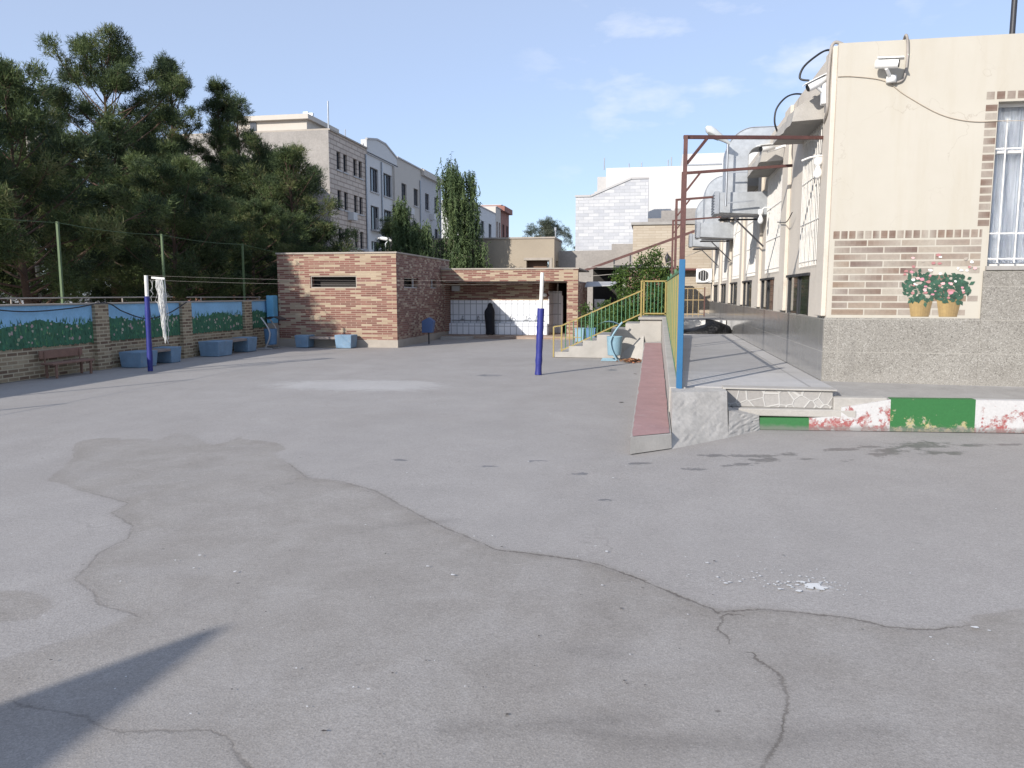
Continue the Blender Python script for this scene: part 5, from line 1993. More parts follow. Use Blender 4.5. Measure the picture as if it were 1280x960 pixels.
fleck_object('paint_flecks', m_worn('spilt_white_paint', (0.62, 0.62, 0.61), 0.1, 30, 0.8, bump=0),
             [(1018, 733, 7, 2, 26, .010, .03), (1000, 731, 26, 4, 40, .004, .014), (955, 723, 40, 6, 34, .004, .010), (1060, 739, 25, 5, 14, .003, .010), (880, 715, 60, 14, 22, .003, .009), (1250, 800, 60, 18, 7, .006, .014),
              (230, 700, 60, 20, 5, .007, .012), (640, 620, 260, 70, 26, .005, .014), (640, 780, 320, 80, 24, .003, .008)],
             'scatter of small white paint flecks on the asphalt in the right foreground', 'paint flecks')
fleck_object('grit', m_worn('dark_grit', (0.06, 0.05, 0.045), 0.2, 30, 0.9, bump=0),
             [(640, 700, 350, 90, 30, .004, .010), (400, 850, 300, 60, 16, .003, .008), (780, 470, 60, 14, 10, .02, .04)],
             'scattered dark grit and crumbs lying over the asphalt', 'grit')
# ------------------------------------------------------------------ things behind the stairs
o = thing('beige_building', 'beige brick building closing the far end of the raised walk', 'building', (1.0, 33.5, 0))
b = MB()
holes_wall(b, 'y', 33.2, -0.92, 7.0, 0, 4.42, [(0.25, 1.15, 1.75, 2.45)], 0.2, -1)
b.face([(-0.92, 33.2, 0), (-0.92, 40, 0), (-0.92, 40, 4.42), (-0.92, 33.2, 4.42)][::-1])
b.build('wall', M['brick_beige'], o)
b = MB()
b.box(-1.0, 7.0, 33.12, 40, 4.422, 4.54)
b.build('roof', M['concrete'], o, bevel=0.01)
b = MB()
b.box(0.25, 1.15, 33.36, 33.38, 1.75, 2.45)
w = b.build('window', M['glass_dark'], o)
b = MB()
for k in range(8):
    b.bar((0.3 + k * .115, 33.25, 1.75), (0.3 + k * .115, 33.25, 2.45), 0.02)
b.build('window_bars', M['white_paint'], w)
b = MB()
b.box(0.1, 1.9, 32.7, 33.19, 2.52, 2.60)
b.build('window_hood', M['maroon'], o)
o = thing('wall_lantern', 'dark wrought lantern on the beige brick wall', 'lamp', (0.51, 33.1, 3.0))
b = MB()
b.lathe([(0.0, 2.78), (0.06, 2.85), (0.1, 3.05), (0.07, 3.15), (0.02, 3.22)], 0.51, 33.05, 8)
b.build('lantern', M['iron_dark'], o)
b = MB()
b.bar((0.51, 33.05, 3.2), (0.51, 33.195, 3.25), 0.03)
b.build('arm', M['iron_dark'], o)

o = thing('tan_building', 'low tan rendered building with one dark window opening above the shelter roof', 'building', (-6.5, 40, 0))
b = MB()
holes_wall(b, 'y', 38.0, -13.5, -4.86, 0, 4.25, [(-6.25, -5.10, 2.1, 3.2)], 0.35, -1)
holes_wall(b, 'x', -4.86, 38.0, 41.0, 0, 4.25, [(38.6, 39.5, 2.2, 3.2)], 0.35, 1)
b.build('wall', M['tan'], o)
b = MB()
b.box(-13.5, -4.82, 37.95, 41.0, 4.252, 4.33)
b.build('roof', M['coping'], o)
b = MB()
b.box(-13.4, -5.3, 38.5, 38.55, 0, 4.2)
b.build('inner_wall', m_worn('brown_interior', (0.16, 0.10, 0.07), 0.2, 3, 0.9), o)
b = MB()
b.box(-6.38, -4.97, 37.965, 37.998, 3.2, 3.32)
b.box(-5.10, -4.97, 37.965, 37.998, 2.1, 3.2)
b.build('window_trim', M['coping'], o)
b = MB()
b.tube([(-5.0, 39.5, 4.3), (-5.0, 39.5, 4.75)], 0.03, 8)
b.tube([(-5.0, 39.5, 4.75), (-5.0, 39.5, 4.9)], 0.07, 8)
b.build('vent_pipe', M['steel_dark'], o)

b = MB()
b.prism([(-4.8, 0), (-0.9, 0), (-0.9, 4.05), (-2.15, 4.05), (-2.15, 3.75), (-4.8, 3.72)], 'y', 39.6, 39.8)
tag(b.build('rendered_wall', M['concrete_grey'], origin=(-2.8, 39.7, 0)), 'high blank wall of grey render behind the shelter and kiosk', 'wall')
b = MB()
b.prism([(-1.0, 0), (6, 0), (6, 6.1), (1.0, 6.1), (1.0, 6.0), (0.3, 6.0), (0.3, 5.6), (-0.4, 5.6), (-0.4, 5.0), (-1.0, 5.0)], 'y', 43.0, 43.3)
tag(b.build('rendered_wall', M['concrete_grey'], origin=(2, 43.1, 0)), 'taller stepped grey wall rising behind the beige brick building', 'wall')

# kiosk with dark opening under a sheet roof
o = thing('kiosk', 'brown brick kiosk with a dark open front and sheet awning behind the shrubs', 'kiosk', (-1.6, 30.5, 0))
b = MB()
b.box(-2.45, 0.6, 31.6, 31.7, 0, 2.55)
b.build('back_wall', M['dark_inside'], o)
b = MB()
b.box(-1.08, 0.2, 30.2, 30.35, 0, 2.45)
b.build('brick_wall', M['brick_brown'], o)
b = MB()
b.box(-1.2, -1.09, 30.1, 30.3, 0, 2.5)
b.build('column', M['concrete_light'], o)
b = MB()
b.box(-2.5, 0.8, 30.0, 31.8, 2.56, 2.62)
b.build('roof', M['concrete'], o)
b = MB()
b.mesh([(-2.5, 28.4, 1.80), (-1.45, 28.4, 1.86), (-1.3, 29.2, 2.0), (-2.5, 29.2, 2.0), (-2.5, 28.4, 1.82), (-1.45, 28.4, 1.88), (-1.3, 29.2, 2.02), (-2.5, 29.2, 2.02)],
       [(3, 2, 1, 0), (4, 5, 6, 7), (0, 1, 5, 4), (1, 2, 6, 5), (2, 3, 7, 6), (3, 0, 4, 7)])
b.build('awning', M['sheet_metal'], o)
b = MB()
b.bar((-2.4, 29.15, 2.0), (-2.4, 31.6, 2.0), 0.03)
b.bar((-1.4, 29.15, 2.0), (-1.4, 31.6, 2.0), 0.03)
b.build('awning_brace', M['iron_dark'], o)
b = MB()
b.box(-2.3, -1.9, 30.4, 30.7, 0.5, 1.35)
b.build('counter', M['plastic_white'], o, bevel=0.02)
# diagonal rusty roof beam
o = thing('steel_beam', 'long rusty steel beam slanting up from the shelter roof to the main building', 'beam', (-2.6, 29.5, 2.5))
b = MB()
b.bar((-2.6, 29.6, 2.45), (2.15, 29.3, 4.1), 0.06, 0.09)
b.build('beam', M['pipe_red'], o)
b = MB()
b.bar((-1.5, 29.5, 2.62), (-1.5, 29.5, 2.84), 0.05)
b.bar((-1.52, 29.5, 2.6), (-0.1, 29.5, 2.64), 0.05)
b.bar((-0.9, 29.5, 2.62), (-0.9, 29.5, 3.02), 0.05)
b.build('hanger', M['iron_dark'], o)
cable('cable', [(-2.5, 28.6, 2.5), (-0.6, 28.6, 2.75), (1.0, 28.6, 3.25), (2.1, 28.6, 3.75)], 0.012, M['grey_cable'], 'upper thin wire strung below the rusty beam')
cable('cable', [(-2.3, 28.2, 2.2), (-0.6, 28.2, 2.38), (1.0, 28.2, 2.85), (2.1, 28.2, 3.3)], 0.012, M['grey_cable'], 'lower thin wire strung below the rusty beam')

# ------------------------------------------------------------------ apartment rows
XA = -23.82


def window_x(o, y0, y1, z0, z1, frame, sill=True, depth=0.22, mull=1):
    b = MB()
    b.box(XA - depth, XA - depth + 0.02, y0, y1, z0, z1)
    w = b.build('window', M['glass_far'], o)
    b = MB()
    t = 0.07
    xa, xb = XA - depth + 0.02, XA - depth + 0.07
    b.box(xa, xb, y0, y1, z0, z0 + t)
    b.box(xa, xb, y0, y1, z1 - t, z1)
    for k in range(mull + 2):
        yy = y0 + (y1 - y0 - t) * k / (mull + 1)
        b.box(xa, xb, yy, yy + t, z0 + t, z1 - t)
    b.build('frame', frame, w)
    if sill:
        b = MB()
        b.box(XA + 0.002, XA + 0.1, y0 - 0.1, y1 + 0.1, z0 - 0.12, z0 - 0.01)
        b.build('sill', M['far_grey'], w)


def block(name, lab, y0, y1, zt, mat_f, holes, frame, mull=1, depth=0.22, side_mat=None, top=None, back=-37):
    o = thing(name, lab, 'building', (XA, (y0 + y1) / 2, 0), 'apartment blocks behind the pines')
    b = MB()
    holes_wall(b, 'x', XA, y0, y1, 0, zt, holes, depth, 1)
    b.build('facade', mat_f, o)
    b = MB()
    b.face([(back, y0, 0), (XA, y0, 0), (XA, y0, zt), (back, y0, zt)])
    b.face([(back, y1, 0), (XA, y1, 0), (XA, y1, zt), (back, y1, zt)][::-1])
    b.face([(back, y0, 0), (back, y1, 0), (back, y1, zt), (back, y0, zt)][::-1])
    b.build('side_wall', side_mat or mat_f, o)
    b = MB()
    b.box(back, XA + 0.12, y0 + .01, y1 - .01, zt, zt + 0.12)
    b.build('roof', top or M['far_grey'], o)
    b = MB()
    b.box(XA - 0.5, XA - 0.45, y0 + 0.2, y1 - 0.2, 0.2, zt - 0.2)
    b.build('inner_wall', M['dark_inside'], o)
    for h in holes:
        window_x(o, *h, frame, mull=mull)
    return o


fl1 = [(10.9, 12.25), (8.0, 9.4), (5.2, 6.6), (2.4, 3.8)]
h1 = [(y, y + w, z0, z1) for (z0, z1) in fl1 for (y, w) in ((56.3, .75), (57.6, .75), (59.6, .75), (60.75, .75))]
b1 = block('apartment_building', 'apartment block with tan stone facade and bare grey end wall', 54.9, 62.6, 13.5, M['stone_tan'], h1, M['iron_dark'], 0, side_mat=M['concrete_grey'], top=M['coping'])
b = MB()
b.box(-31.6, -26.0, 56.0, 61.0, 13.63, 14.55)
pent = b.build('penthouse', M['far_cream'], b1)
b = MB()
b.box(-31.9, -25.7, 55.6, 61.4, 14.55, 14.9)
b.build('roof_slab', M['far_cream'], pent)
b = MB()
b.box(-30.6, -30.1, 55.95, 55.99, 13.7, 14.5)
b.build('window', M['glass_far'], pent)
b = MB()
for (x, y, z0, z1, r_) in ((-27.2, 58.5, 14.9, 15.6, .1), (-26.8, 58.5, 14.9, 15.5, .1), (-24.4, 56.3, 13.6, 15.9, .06), (-25.0, 61, 13.6, 14.8, .04)):
    b = MB()
    b.tube([(x, y, z0), (x, y, z1)], r_, 8)
    if r_ == .1:
        b.bar((x - .2, y, z1), (x + .2, y, z1), 0.2)
    b.build('roof_pipe', M['steel_dark'], b1)
fl2 = [(10.2, 12.2), (7.0, 9.0), (4.0, 6.0)]
h2 = [(y, y + w, z0, z1) for i, (z0, z1) in enumerate(fl2) for (y, w) in ((63.3, 2.0), (66.6, 2.2))]
b2 = block('apartment_building', 'white apartment block with a low gable and recessed balconies', 62.62, 70.3, 13.2, M['far_white'], h2, M['iron_dark'], 2)
b = MB()
b.prism([(62.62, 13.2), (70.3, 13.2), (70.3, 14.0), (67.2, 14.7), (65.0, 14.7), (62.62, 14.3)], 'x', XA - 0.5, XA + 0.02)
b.build('gable', M['far_white'], b2)
b = MB()
pts = [(70.35, 14.02), (67.2, 14.75), (65.0, 14.75), (62.6, 14.35)]
for p, q in zip(pts[:-1], pts[1:]):
    b.bar((XA, p[0], p[1]), (XA, q[0], q[1]), 0.2, 0.14)
b.bar((XA + .05, 62.65, 13.2), (XA + .05, 70.3, 13.2), 0.14)
b.build('gable_trim', M['far_grey'], b2)
b = MB()
b.box(XA + 0.005, XA + 0.22, 69.0, 70.3, 0, 13.1)
b.build('corner_column', M['far_cream'], b2)
for z in (6.95, 3.95):
    b = MB()
    b.box(XA - 0.2, XA + 0.5, 63.2, 65.4, z - 0.1, z)
    b.bar((XA + 0.48, 63.2, z + 0.9), (XA + 0.48, 65.4, z + 0.9), 0.05)
    for k in range(10):
        b.bar((XA + 0.48, 63.25 + .23 * k, z), (XA + 0.48, 63.25 + .23 * k, z + 0.9), 0.03)
    b.build('balcony', M['far_grey'], b2)
h3 = [(y, y + 1.5, z0, z1) for (z0, z1) in ((10.3, 12.0), (6.9, 8.6), (3.6, 5.3)) for y in (71.6, 75.4)]
b3 = block('apartment_building', 'plain grey-cream apartment block next to the gabled white one', 70.32, 77.9, 14.1, M['far_cream'], h3, M['iron_dark'], 1)
h4 = [(y, y + 1.5, z0, z1) for (z0, z1) in ((10.3, 12.0), (6.9, 8.6), (3.6, 5.3)) for y in (79.3, 82.8)]
b4 = block('apartment_building', 'last pale grey apartment block of the row with a flat cornice', 77.92, 85.6, 14.2, M['far_grey'], h4, M['iron_dark'], 1)
b = MB()
b.box(XA, XA + 0.35, 77.92, 85.6, 13.6, 14.2)
b.build('cornice', M['far_cream'], b4)
h5 = [(y, y + 2.0, z0, z1) for (z0, z1) in ((9.6, 11.6), (6.3, 8.3)) for y in (106, 111)]
b5 = block('apartment_building', 'white apartment block far off beyond the weeping tree', 98, 116, 13.4, M['far_white'], h5, M['iron_dark'], 1)
h6 = [(y, y + 1.1, z0, z1) for (z0, z1) in ((9.8, 12.4), (6.5, 8.7)) for y in (116.7, 118.5)]
b6 = block('apartment_building', 'narrow white and brown apartment block before the red brick one', 116.1, 120, 14.5, M['far_cream'], h6, M['far_red'], 1)
h7 = [(y, y + 1.6, z0, z1) for (z0, z1) in ((9.8, 12.4), (6.3, 8.7)) for y in (121.4, 124.6)]
b7 = block('apartment_building', 'dark red brick apartment block at the far end of the row', 120.1, 127, 15.2, M['far_red'], h7, M['iron_dark'], 1)
b = MB()
b.box(XA, XA + 0.6, 120.1, 127, 14.3, 15.1)
b.build('cornice', M['far_red'], b7)
for o_, spots in ((b1, ((58.6, 7.3), (61.8, 4.6))), (b2, ((69.4, 9.0),)), (b3, ((73.6, 9.2), (73.6, 5.9))), (b4, ((81.4, 9.4), (84.6, 6.0)))):
    for (yy, zz0) in spots:
        b = MB()
        b.box(XA + 0.01, XA + 0.5, yy - 0.4, yy + 0.4, zz0, zz0 + 0.6)
        b.build('air_cooler', M['far_white'], o_)
    y_ = {b1: 62.2, b2: 66.0, b3: 77.4, b4: 85.0}[o_]
    b = MB()
    b.tube([(XA + 0.08, y_, 0.5), (XA + 0.08, y_, 13.0)], 0.07, 6)
    b.build('drainpipe', M['steel_dark'], o_)
# low red-brown house by the grey end wall
o = thing('brown_house', 'red-brown house half hidden by pines in front of the grey end wall', 'house', (-28, 50, 0))
b = MB()
b.box(-34.0, -25.6, 50.0, 54.0, 0, 10.2)
b.build('wall', M['far_red'], o)
b = MB()
b.box(-34.1, -25.5, 49.9, 54.1, 10.2, 10.4)
b.build('roof', M['far_cream'], o)

# white buildings to the right of centre
o = thing('stone_clad_building', 'building end of white stone blocks with a stepped sloping top', 'building', (-3.2, 59, 0))
b = MB()
b.prism([(-5.85, 0), (-0.55, 0), (-0.55, 9.85), (-1.8, 9.85), (-4.75, 8.65), (-5.85, 8.65)], 'y', 58.0, 61.0)
b.build('wall', M['stone_white'], o)
b = MB()
for p, q in (((-5.9, 8.7), (-4.75, 8.7)), ((-4.75, 8.7), (-1.8, 9.9)), ((-1.8, 9.9), (-0.5, 9.9))):
    b.bar((p[0], 58.0, p[1]), (q[0], 58.0, q[1]), 0.14)
b.build('coping', M['far_grey'], o)
o = thing('white_building', 'long plain white building standing above the stone clad one', 'building', (2, 66, 0))
b = MB()
b.box(-4.0, 2.0, 64.0, 74, 0, 11.6)
b.box(2.0, 9.0, 63.6, 74, 0, 12.45)
b.build('wall', M['far_white'], o)
b = MB()
b.box(-5.0, -4.01, 65.0, 72, 0, 9.9)
b.build('annex', M['far_cream'], o)
b = MB()
b.box(-4.8, -4.01, 65.2, 72, 9.9, 11.1)
b.build('roof_box', M['far_grey'], o)
b = MB()
b.box(2.3, 5.0, 63.55, 63.59, 11.55, 11.65)
b.build('roof_ledge', M['steel_dark'], o)
for (x, h) in ((-2.2, .3), (-1.2, .35), (0.9, .5), (1.15, .7), (-4.2, .8)):
    b = MB()
    b.tube([(x, 64.5, 11.55), (x, 64.5, 11.7 + h)], 0.05, 6)
    b.build('roof_pipe', M['steel_dark'], o)
b = MB()
b.box(-0.5, 1.3, 57.0, 61, 6.4, 6.9)
b.box(-0.45, 0.2, 58.0, 61, 5.8, 6.4)
tag(b.build('roof_shelter', M['cement_dark'], origin=(0.4, 59, 0)), 'dark small roof structure between the stone clad wall and the grey wall', 'roof shelter')

# poles in the far trees
b = MB()
b.tube([(-17.6, 35, 0), (-17.6, 35, 6.2)], [0.14, 0.11], 10)
tag(b.build('concrete_pole', M['concrete_light'], origin=(-17.6, 35, 0)), 'pale concrete pole rising among the pines before the grey end wall', 'pole')
o = thing('street_lamp', 'street lamp with a pale head showing above the washroom roof', 'street lamp', (-13.0, 36.5, 0))
b = MB()
b.tube([(-13.0, 36.5, 0), (-13.0, 36.5, 4.0), (-12.8, 36.5, 4.2)], 0.05, 8)
b.build('pole', M['steel_dark'], o)
b = MB()
b.sm = True
b.tube([(-12.7, 36.5, 4.12), (-12.85, 36.5, 4.2), (-13.2, 36.5, 4.26), (-13.4, 36.5, 4.26)], [0.04, 0.09, 0.09, 0.03], 10)
b.build('lamp_head', M['plastic_white'], o)

# ------------------------------------------------------------------ trees
def tri_mesh(name, V, tone, mat, parent):
    """V: (n,3,3) leaf triangles"""
    n = len(V)
    me = bpy.data.meshes.new(name)
    me.vertices.add(n * 3)
    me.vertices.foreach_set('co', V.astype(np.float32).ravel())
    me.loops.add(n * 3)
    me.loops.foreach_set('vertex_index', np.arange(n * 3, dtype=np.int32))
    me.polygons.add(n)
    me.polygons.foreach_set('loop_start', np.arange(0, n * 3, 3, dtype=np.int32))
    me.polygons.foreach_set('loop_total', np.full(n, 3, dtype=np.int32))
    me.update(calc_edges=True)
    at = me.attributes.new('tone', 'FLOAT', 'FACE')
    at.data.foreach_set('value', tone.astype(np.float32))
    me.materials.append(mat)
    o = bpy.data.objects.new(name, me)
    COL.objects.link(o)
    o.parent = parent
    return o


def tufts(rng, C, D, T, n, L, w, spread, jit):
    """n leaf triangles round each clump centre C, leaning along D; tone T"""
    m = len(C)
    C = np.repeat(C, n, 0)
    D = np.repeat(D, n, 0)
    T = np.repeat(T, n)
    d = D + rng.normal(0, spread, (m * n, 3))
    d /= np.linalg.norm(d, axis=1, keepdims=True)
    base = C + rng.normal(0, jit, (m * n, 3))
    s = np.cross(d, rng.normal(0, 1, (m * n, 3)))
    s /= np.linalg.norm(s, axis=1, keepdims=True)
    ln = L * rng.uniform(0.6, 1.25, (m * n, 1))
    V = np.stack([base - s * w, base + s * w, base + d * ln], 1)
    return V, np.clip(T + rng.normal(0, 0.1, m * n), 0, 1)


def pine(seed, h, rad, first, n_br, lab, loc, mat='needles', bark='bark', n_t=11, density=1.0, up=0.35, group='pines beyond the painted wall', top_heavy=0.0):
    rng = np.random.default_rng(seed)
    o = thing('pine_tree', lab, 'tree', loc, group)
    trunk = MB()
    m = 10
    bend = rng.uniform(-0.25, 0.25, 2)
    axis = lambda t: np.array([bend[0] * math.sin(2.2 * t), bend[1] * math.sin(2.7 * t), h * t])
    rb_ = h * 0.014 + 0.03
    trunk.tube([tuple(axis(k / m)) for k in range(m + 1)], [rb_ * (1 - 0.88 * k / m) for k in range(m + 1)], 8)
    C, D, T = [], [], []
    for i in range(n_br):
        t = first + (0.985 - first) * ((i + rng.uniform(0, 0.8)) / n_br)
        q = (t - first) / (1 - first)
        prof = (math.sin(math.pi * min(1, 0.22 + 0.78 * q)) ** 0.75) * (1 - 0.25 * q) + 0.12
        if top_heavy:
            prof = (0.45 + top_heavy * q) * (1 - q ** 4) + 0.15
        L = rad * prof * rng.uniform(0.55, 1.2)
        ph = i * 2.399 + rng.uniform(-0.5, 0.5)
        el = up + 0.55 * q + rng.uniform(-0.25, 0.25)
        d0 = np.array([math.cos(ph) * math.cos(el), math.sin(ph) * math.cos(el), math.sin(el)])
        p0 = axis(t)
        pts = []
        for k in range(5):
            u = k / 4
            pts.append(p0 + d0 * L * u + np.array([0, 0, 0.22 * L * u * u - 0.12 * L * u]))
        rr = rb_ * 0.28 * (1 - t * 0.5)
        trunk.tube([tuple(p) for p in pts], [rr * (1 - 0.8 * k / 4) + 0.004 for k in range(5)], 5)
        npad = max(2, int(3.4 * density * (0.45 + L / rad)))
        for q_ in range(npad):                            # foliage sits in separate tufted pads towards the branch end
            u = 1.0 if q_ == 0 else rng.uniform(0.4, 1.0)
            pb = p0 + d0 * L * u + np.array([0, 0, 0.22 * L * u * u - 0.12 * L * u])
            ds = d0 * 0.6 + rng.normal(0, 0.5, 3) + np.array([0, 0, 0.4])
            ds /= np.linalg.norm(ds)
            off = 0.0 if q_ == 0 else rng.uniform(0.15, 0.5)
            pc = pb + ds * off
            trunk.tube([tuple(pb), tuple(pc)], [0.014, 0.006], 4, cap=False)
            pr = rng.uniform(0.24, 0.46) * (0.75 + 0.09 * rad)
            tone = rng.uniform(0.0, 1.0)
            for k in range(int(24 * pr / 0.35)):
                w = rng.normal(0, 1, 3)
                w /= np.linalg.norm(w)
                w[2] = w[2] * 0.7 + 0.1
                C.append(pc + w * pr * rng.uniform(0.3, 1.05))
                D.append(w * 0.7 + ds * 0.5 + np.array([0, 0, 0.25]))
                T.append(tone + rng.uniform(-0.12, 0.12))
    for k in range(10):                                   # leader
        C.append(axis(1.0 - 0.03 * k) + rng.normal(0, 0.1, 3))
        D.append(np.array([0, 0, 1.0]))
        T.append(0.5)
    V, tn = tufts(rng, np.array(C), np.array(D), np.array(T), n_t, 0.17, 0.013, 0.7, 0.06)
    tk = MB()
    tk.v, tk.f, tk.col, tk.smooth = trunk.v, trunk.f, trunk.col, trunk.smooth
    tk.v = [(v[0] + loc[0], v[1] + loc[1], v[2] + loc[2]) for v in tk.v]
    tk.build('trunk', M[bark], o)
    tri_mesh('crown', V, tn, M[mat], o)
    return o


# big pines; the rest are copies with their own turn and size
pA = pine(1, 10.7, 3.3, 0.34, 60, 'tallest pine with a bare reddish trunk rising over the others', (-21.6, 28.0, 0), density=1.5)
pB = pine(2, 12.2, 1.75, 0.30, 52, 'pine with a ragged spire right of the tallest pine', (-22.4, 34.0, 0), density=1.2, up=0.6)
pC = pine(3, 6.2, 2.7, 0.16, 52, 'broad bushy pine with low branches behind the left end of the painted wall', (-15.4, 17.0, 0), density=1.15, n_t=12)
pD = pine(4, 11.3, 1.9, 0.30, 46, 'slender pine whose thin top shows just left of the penthouse', (-21.7, 38.0, 0), density=0.9, up=0.55)
pE = pine(5, 6.8, 2.3, 0.2, 48, 'grey-green loose pine before the bare grey end wall', (-14.9, 30.0, 0), density=1.0, up=0.45)
trees = [
    (pB, (-21.4, 36.0, 0), 1.9, (0.9, 0.9, 0.95), 'second ragged pine spire, between the first spire and the slender pine'),
    (pA, (-26.4, 30.5, 0), 2.2, (0.9, 0.9, 0.76), 'dark pine left of the tallest one, behind the bare-stemmed tree'),
    (pE, (-23.4, 32.0, 0), 0.7, (1.3, 1.3, 1.25), 'dense pine just right behind the tallest trunk'),
    (pC, (-14.6, 21.5, 0), 2.4, (0.9, 0.9, 0.80), 'bushy pine behind the second and third mural panels'),
    (pC, (-16.2, 13.0, 0), 4.1, (1.0, 1.0, 0.95), 'bushy pine at the left frame edge behind the first mural panel'),
    (pC, (-18.4, 20.5, 0), 5.3, (1.1, 1.1, 0.82), 'wide bushy pine below the bare-stemmed tree'),
    (pC, (-17.6, 25.6, 0), 0.9, (1.0, 1.0, 0.92), 'bushy pine in the middle of the row below the spires'),
    (pC, (-14.3, 25.6, 0), 3.3, (0.8, 0.8, 0.70), 'low bushy pine at the washroom corner'),
    (pE, (-17.2, 33.0, 0), 2.9, (1.05, 1.05, 1.1), 'mid-height pine left of the grey-green one'),
    (pC, (-14.7, 31.0, 0), 1.5, (0.7, 0.7, 0.62), 'low rounded pine right behind the washroom roof'),
    (pA, (-27.5, 22.0, 0), 4.0, (0.8, 0.8, 0.62), 'wide low pine at the far left behind the mural'),
    (pE, (-25.0, 25.5, 0), 5.0, (1.2, 1.2, 1.0), 'dark pine left of the bare-stemmed tree at the frame edge'),
    (pC, (-21.5, 38.5, 0), 2.0, (1.2, 1.2, 1.2), 'broad far pine seen between the spired ones'),
    (pC, (-19.6, 30.5, 0), 1.1, (1.1, 1.1, 0.75), 'low spreading pine in the shade below the spires'),
    (pC, (-18.6, 36.0, 0), 2.7, (1.1, 1.1, 0.8), 'low spreading pine deep behind the pale concrete pole'),
    (pC, (-23.6, 28.5, 0), 0.4, (1.2, 1.2, 0.75), 'low spreading pine at the foot of the tallest trunk'),
    (pC, (-16.0, 28.0, 0), 5.0, (0.8, 0.8, 0.6), 'low pine just left of the washroom corner, behind the fence'),
    (pC, (-21.0, 17.5, 0), 2.0, (1.0, 1.0, 0.62), 'low pine deep in the shade at the far left'),
    (pC, (-27.0, 38.5, 0), 3.0, (1.4, 1.4, 1.2), 'farthest broad pine behind the tallest one'),
]
for (src, loc, rz_, sc, lab) in trees:
    dup(src, loc, rz_, lab, sc)
pine(9, 9.3, 1.5, 0.74, 14, 'thin bare-stemmed tree with a sparse top at the far left', (-22.5, 25.0, 0), bark='bark_pale', density=0.6)
pine(12, 5.2, 2.2, 0.3, 40, 'small grey-green pine above the tan building roof', (-8.2, 60.0, 1.2), mat='needles_pale', density=0.8, group='far trees')
pine(13, 4.6, 0.9, 0.2, 24, 'tiny dark conifer tip between the tan building and the grey wall', (-5.9, 62.0, 0.5), density=0.7, group='far trees')
pine(14, 5.0, 1.3, 0.1, 34, 'dark low conifer against the gabled white block', (-14.1, 40.0, 0), density=0.9, group='far trees')


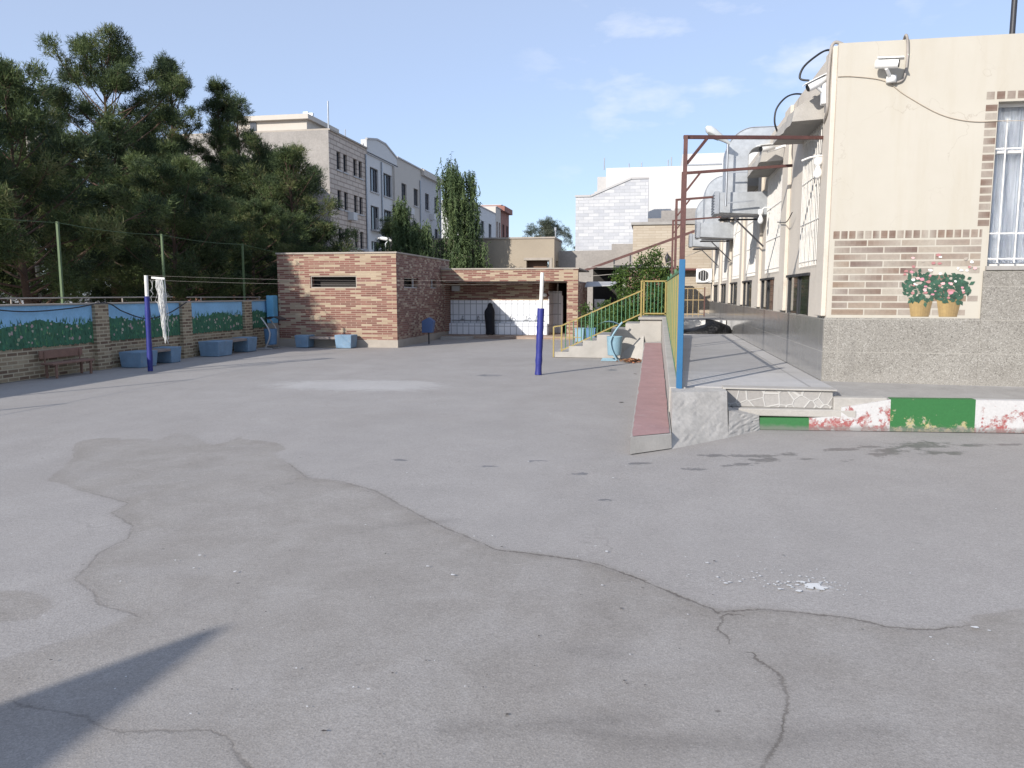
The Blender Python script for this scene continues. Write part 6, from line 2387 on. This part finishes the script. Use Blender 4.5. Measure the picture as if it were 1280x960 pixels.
def weeping(seed, h, rad, lab, loc, n_str=420):
    rng = np.random.default_rng(seed)
    o = thing('weeping_tree', lab, 'tree', loc, 'weeping trees behind the washroom')
    tk = MB()
    tk.tube([(loc[0], loc[1], 0), (loc[0] + .1, loc[1], h * .4), (loc[0], loc[1], h * .92)], [0.16, 0.11, 0.03], 8)
    V, T = [], []
    nb = 26
    tips = []
    for i in range(nb):
        t = rng.uniform(0.3, 0.98)
        ph = rng.uniform(0, 6.283)
        r = rad * (1.05 - t ** 2.2) * rng.uniform(0.4, 1.05) + 0.15
        z = h * t
        tip_ = np.array([r * math.cos(ph), r * math.sin(ph), z])
        tips.append((tip_, rng.uniform(0.2, 0.9)))
        tk.tube([(loc[0], loc[1], z - 0.8), (loc[0] + tip_[0] * .6, loc[1] + tip_[1] * .6, z + .05), (loc[0] + tip_[0], loc[1] + tip_[1], z)], [0.035, 0.02, 0.008], 5, cap=False)
    for s in range(n_str):
        tp, tone = tips[rng.integers(nb)]
        u = rng.uniform(0.15, 1.1)
        st = np.array([tp[0] * u, tp[1] * u, tp[2] + 0.1]) + rng.normal(0, 0.16, 3)
        L = rng.uniform(0.5, 1.9) * min(1.0, st[2] / 3)
        n = int(L / 0.045)
        k = np.arange(n)[:, None]
        base = st - np.array([0, 0, 0.045]) * k + np.array([[0.05, 0.03, 0]]) * np.sin(k * 0.3 + s) * 0.5
        d = rng.normal(0, 0.5, (n, 3)) + np.array([0, 0, -0.8])
        d /= np.linalg.norm(d, axis=1, keepdims=True)
        sd = np.cross(d, rng.normal(0, 1, (n, 3)))
        sd /= np.linalg.norm(sd, axis=1, keepdims=True)
        V.append(np.stack([base - sd * .024, base + sd * .024, base + d * rng.uniform(.14, .24, (n, 1))], 1))
        T.append(np.clip(tone + rng.normal(0, .12, n), 0, 1))
    tk.build('trunk', M['bark_grey'], o)
    tri_mesh('crown', np.concatenate(V), np.concatenate(T), M['weeping'], o)


weeping(1, 8.0, 1.15, 'tall slender weeping tree beside the tan building', (-9.42, 36.0, 0), 620)
weeping(2, 7.4, 0.8, 'shorter right-hand stem of weeping foliage joined to the tall slender one', (-8.62, 36.4, 0), 330)
weeping(3, 6.0, 1.3, 'lower rounded weeping tree in front of the pale apartment blocks', (-11.9, 36.0, 0), 560)
weeping(4, 4.8, 1.2, 'low weeping bush between the two weeping trees', (-10.7, 35.4, 0), 420)


def shrub(seed, lobes, lab, loc, n_cl, leaf=0.085):
    rng = np.random.default_rng(seed)
    o = thing('shrub', lab, 'shrub', loc)
    tk = MB()
    C, D, T = [], [], []
    for (cx, cy, cz, r) in lobes:
        tk.tube([(loc[0], loc[1], loc[2]), (loc[0] + cx * .6, loc[1] + cy * .6, loc[2] + cz * .6), (loc[0] + cx, loc[1] + cy, loc[2] + cz)], [0.035, 0.02, 0.008], 5)
        for k in range(int(n_cl * r * r)):
            d = rng.normal(0, 1, 3)
            d /= np.linalg.norm(d)
            q = r * rng.uniform(0.35, 1.08)
            C.append(np.array([cx, cy, cz]) + d * q)
            D.append(d * 0.8 + np.array([0, 0, .3]))
            T.append(rng.uniform(0.1, 0.9))
    V, tn = tufts(rng, np.array(C), np.array(D), np.array(T), 9, leaf, 0.022, 0.8, 0.05)
    tk.build('stems', M['bark_grey'], o)
    tri_mesh('foliage', V, tn, M['broadleaf'], o)


shrub(1, [(0, 0, 1.2, .8), (.5, 0, 1.9, .55), (-.4, .1, 1.9, .5), (.15, 0, 2.35, .38), (.45, 0, 1.0, .5), (-.6, 0, .8, .6), (.35, 0, 2.7, .18), (.05, 0, .55, .6), (-.55, 0, 2.05, .15)], 'large green citrus-like shrub behind the stair landing railing', (-0.32, 22.6, 0), 650)
shrub(2, [(0, 0, .7, .5), (.5, 0, .6, .5), (-.4, 0, .7, .35), (.1, 0, 1.1, .25), (-.55, 0, 1.1, .16)], 'low green shrub left of the large one by the shelter pillar', (-1.55, 24.4, 0), 650)
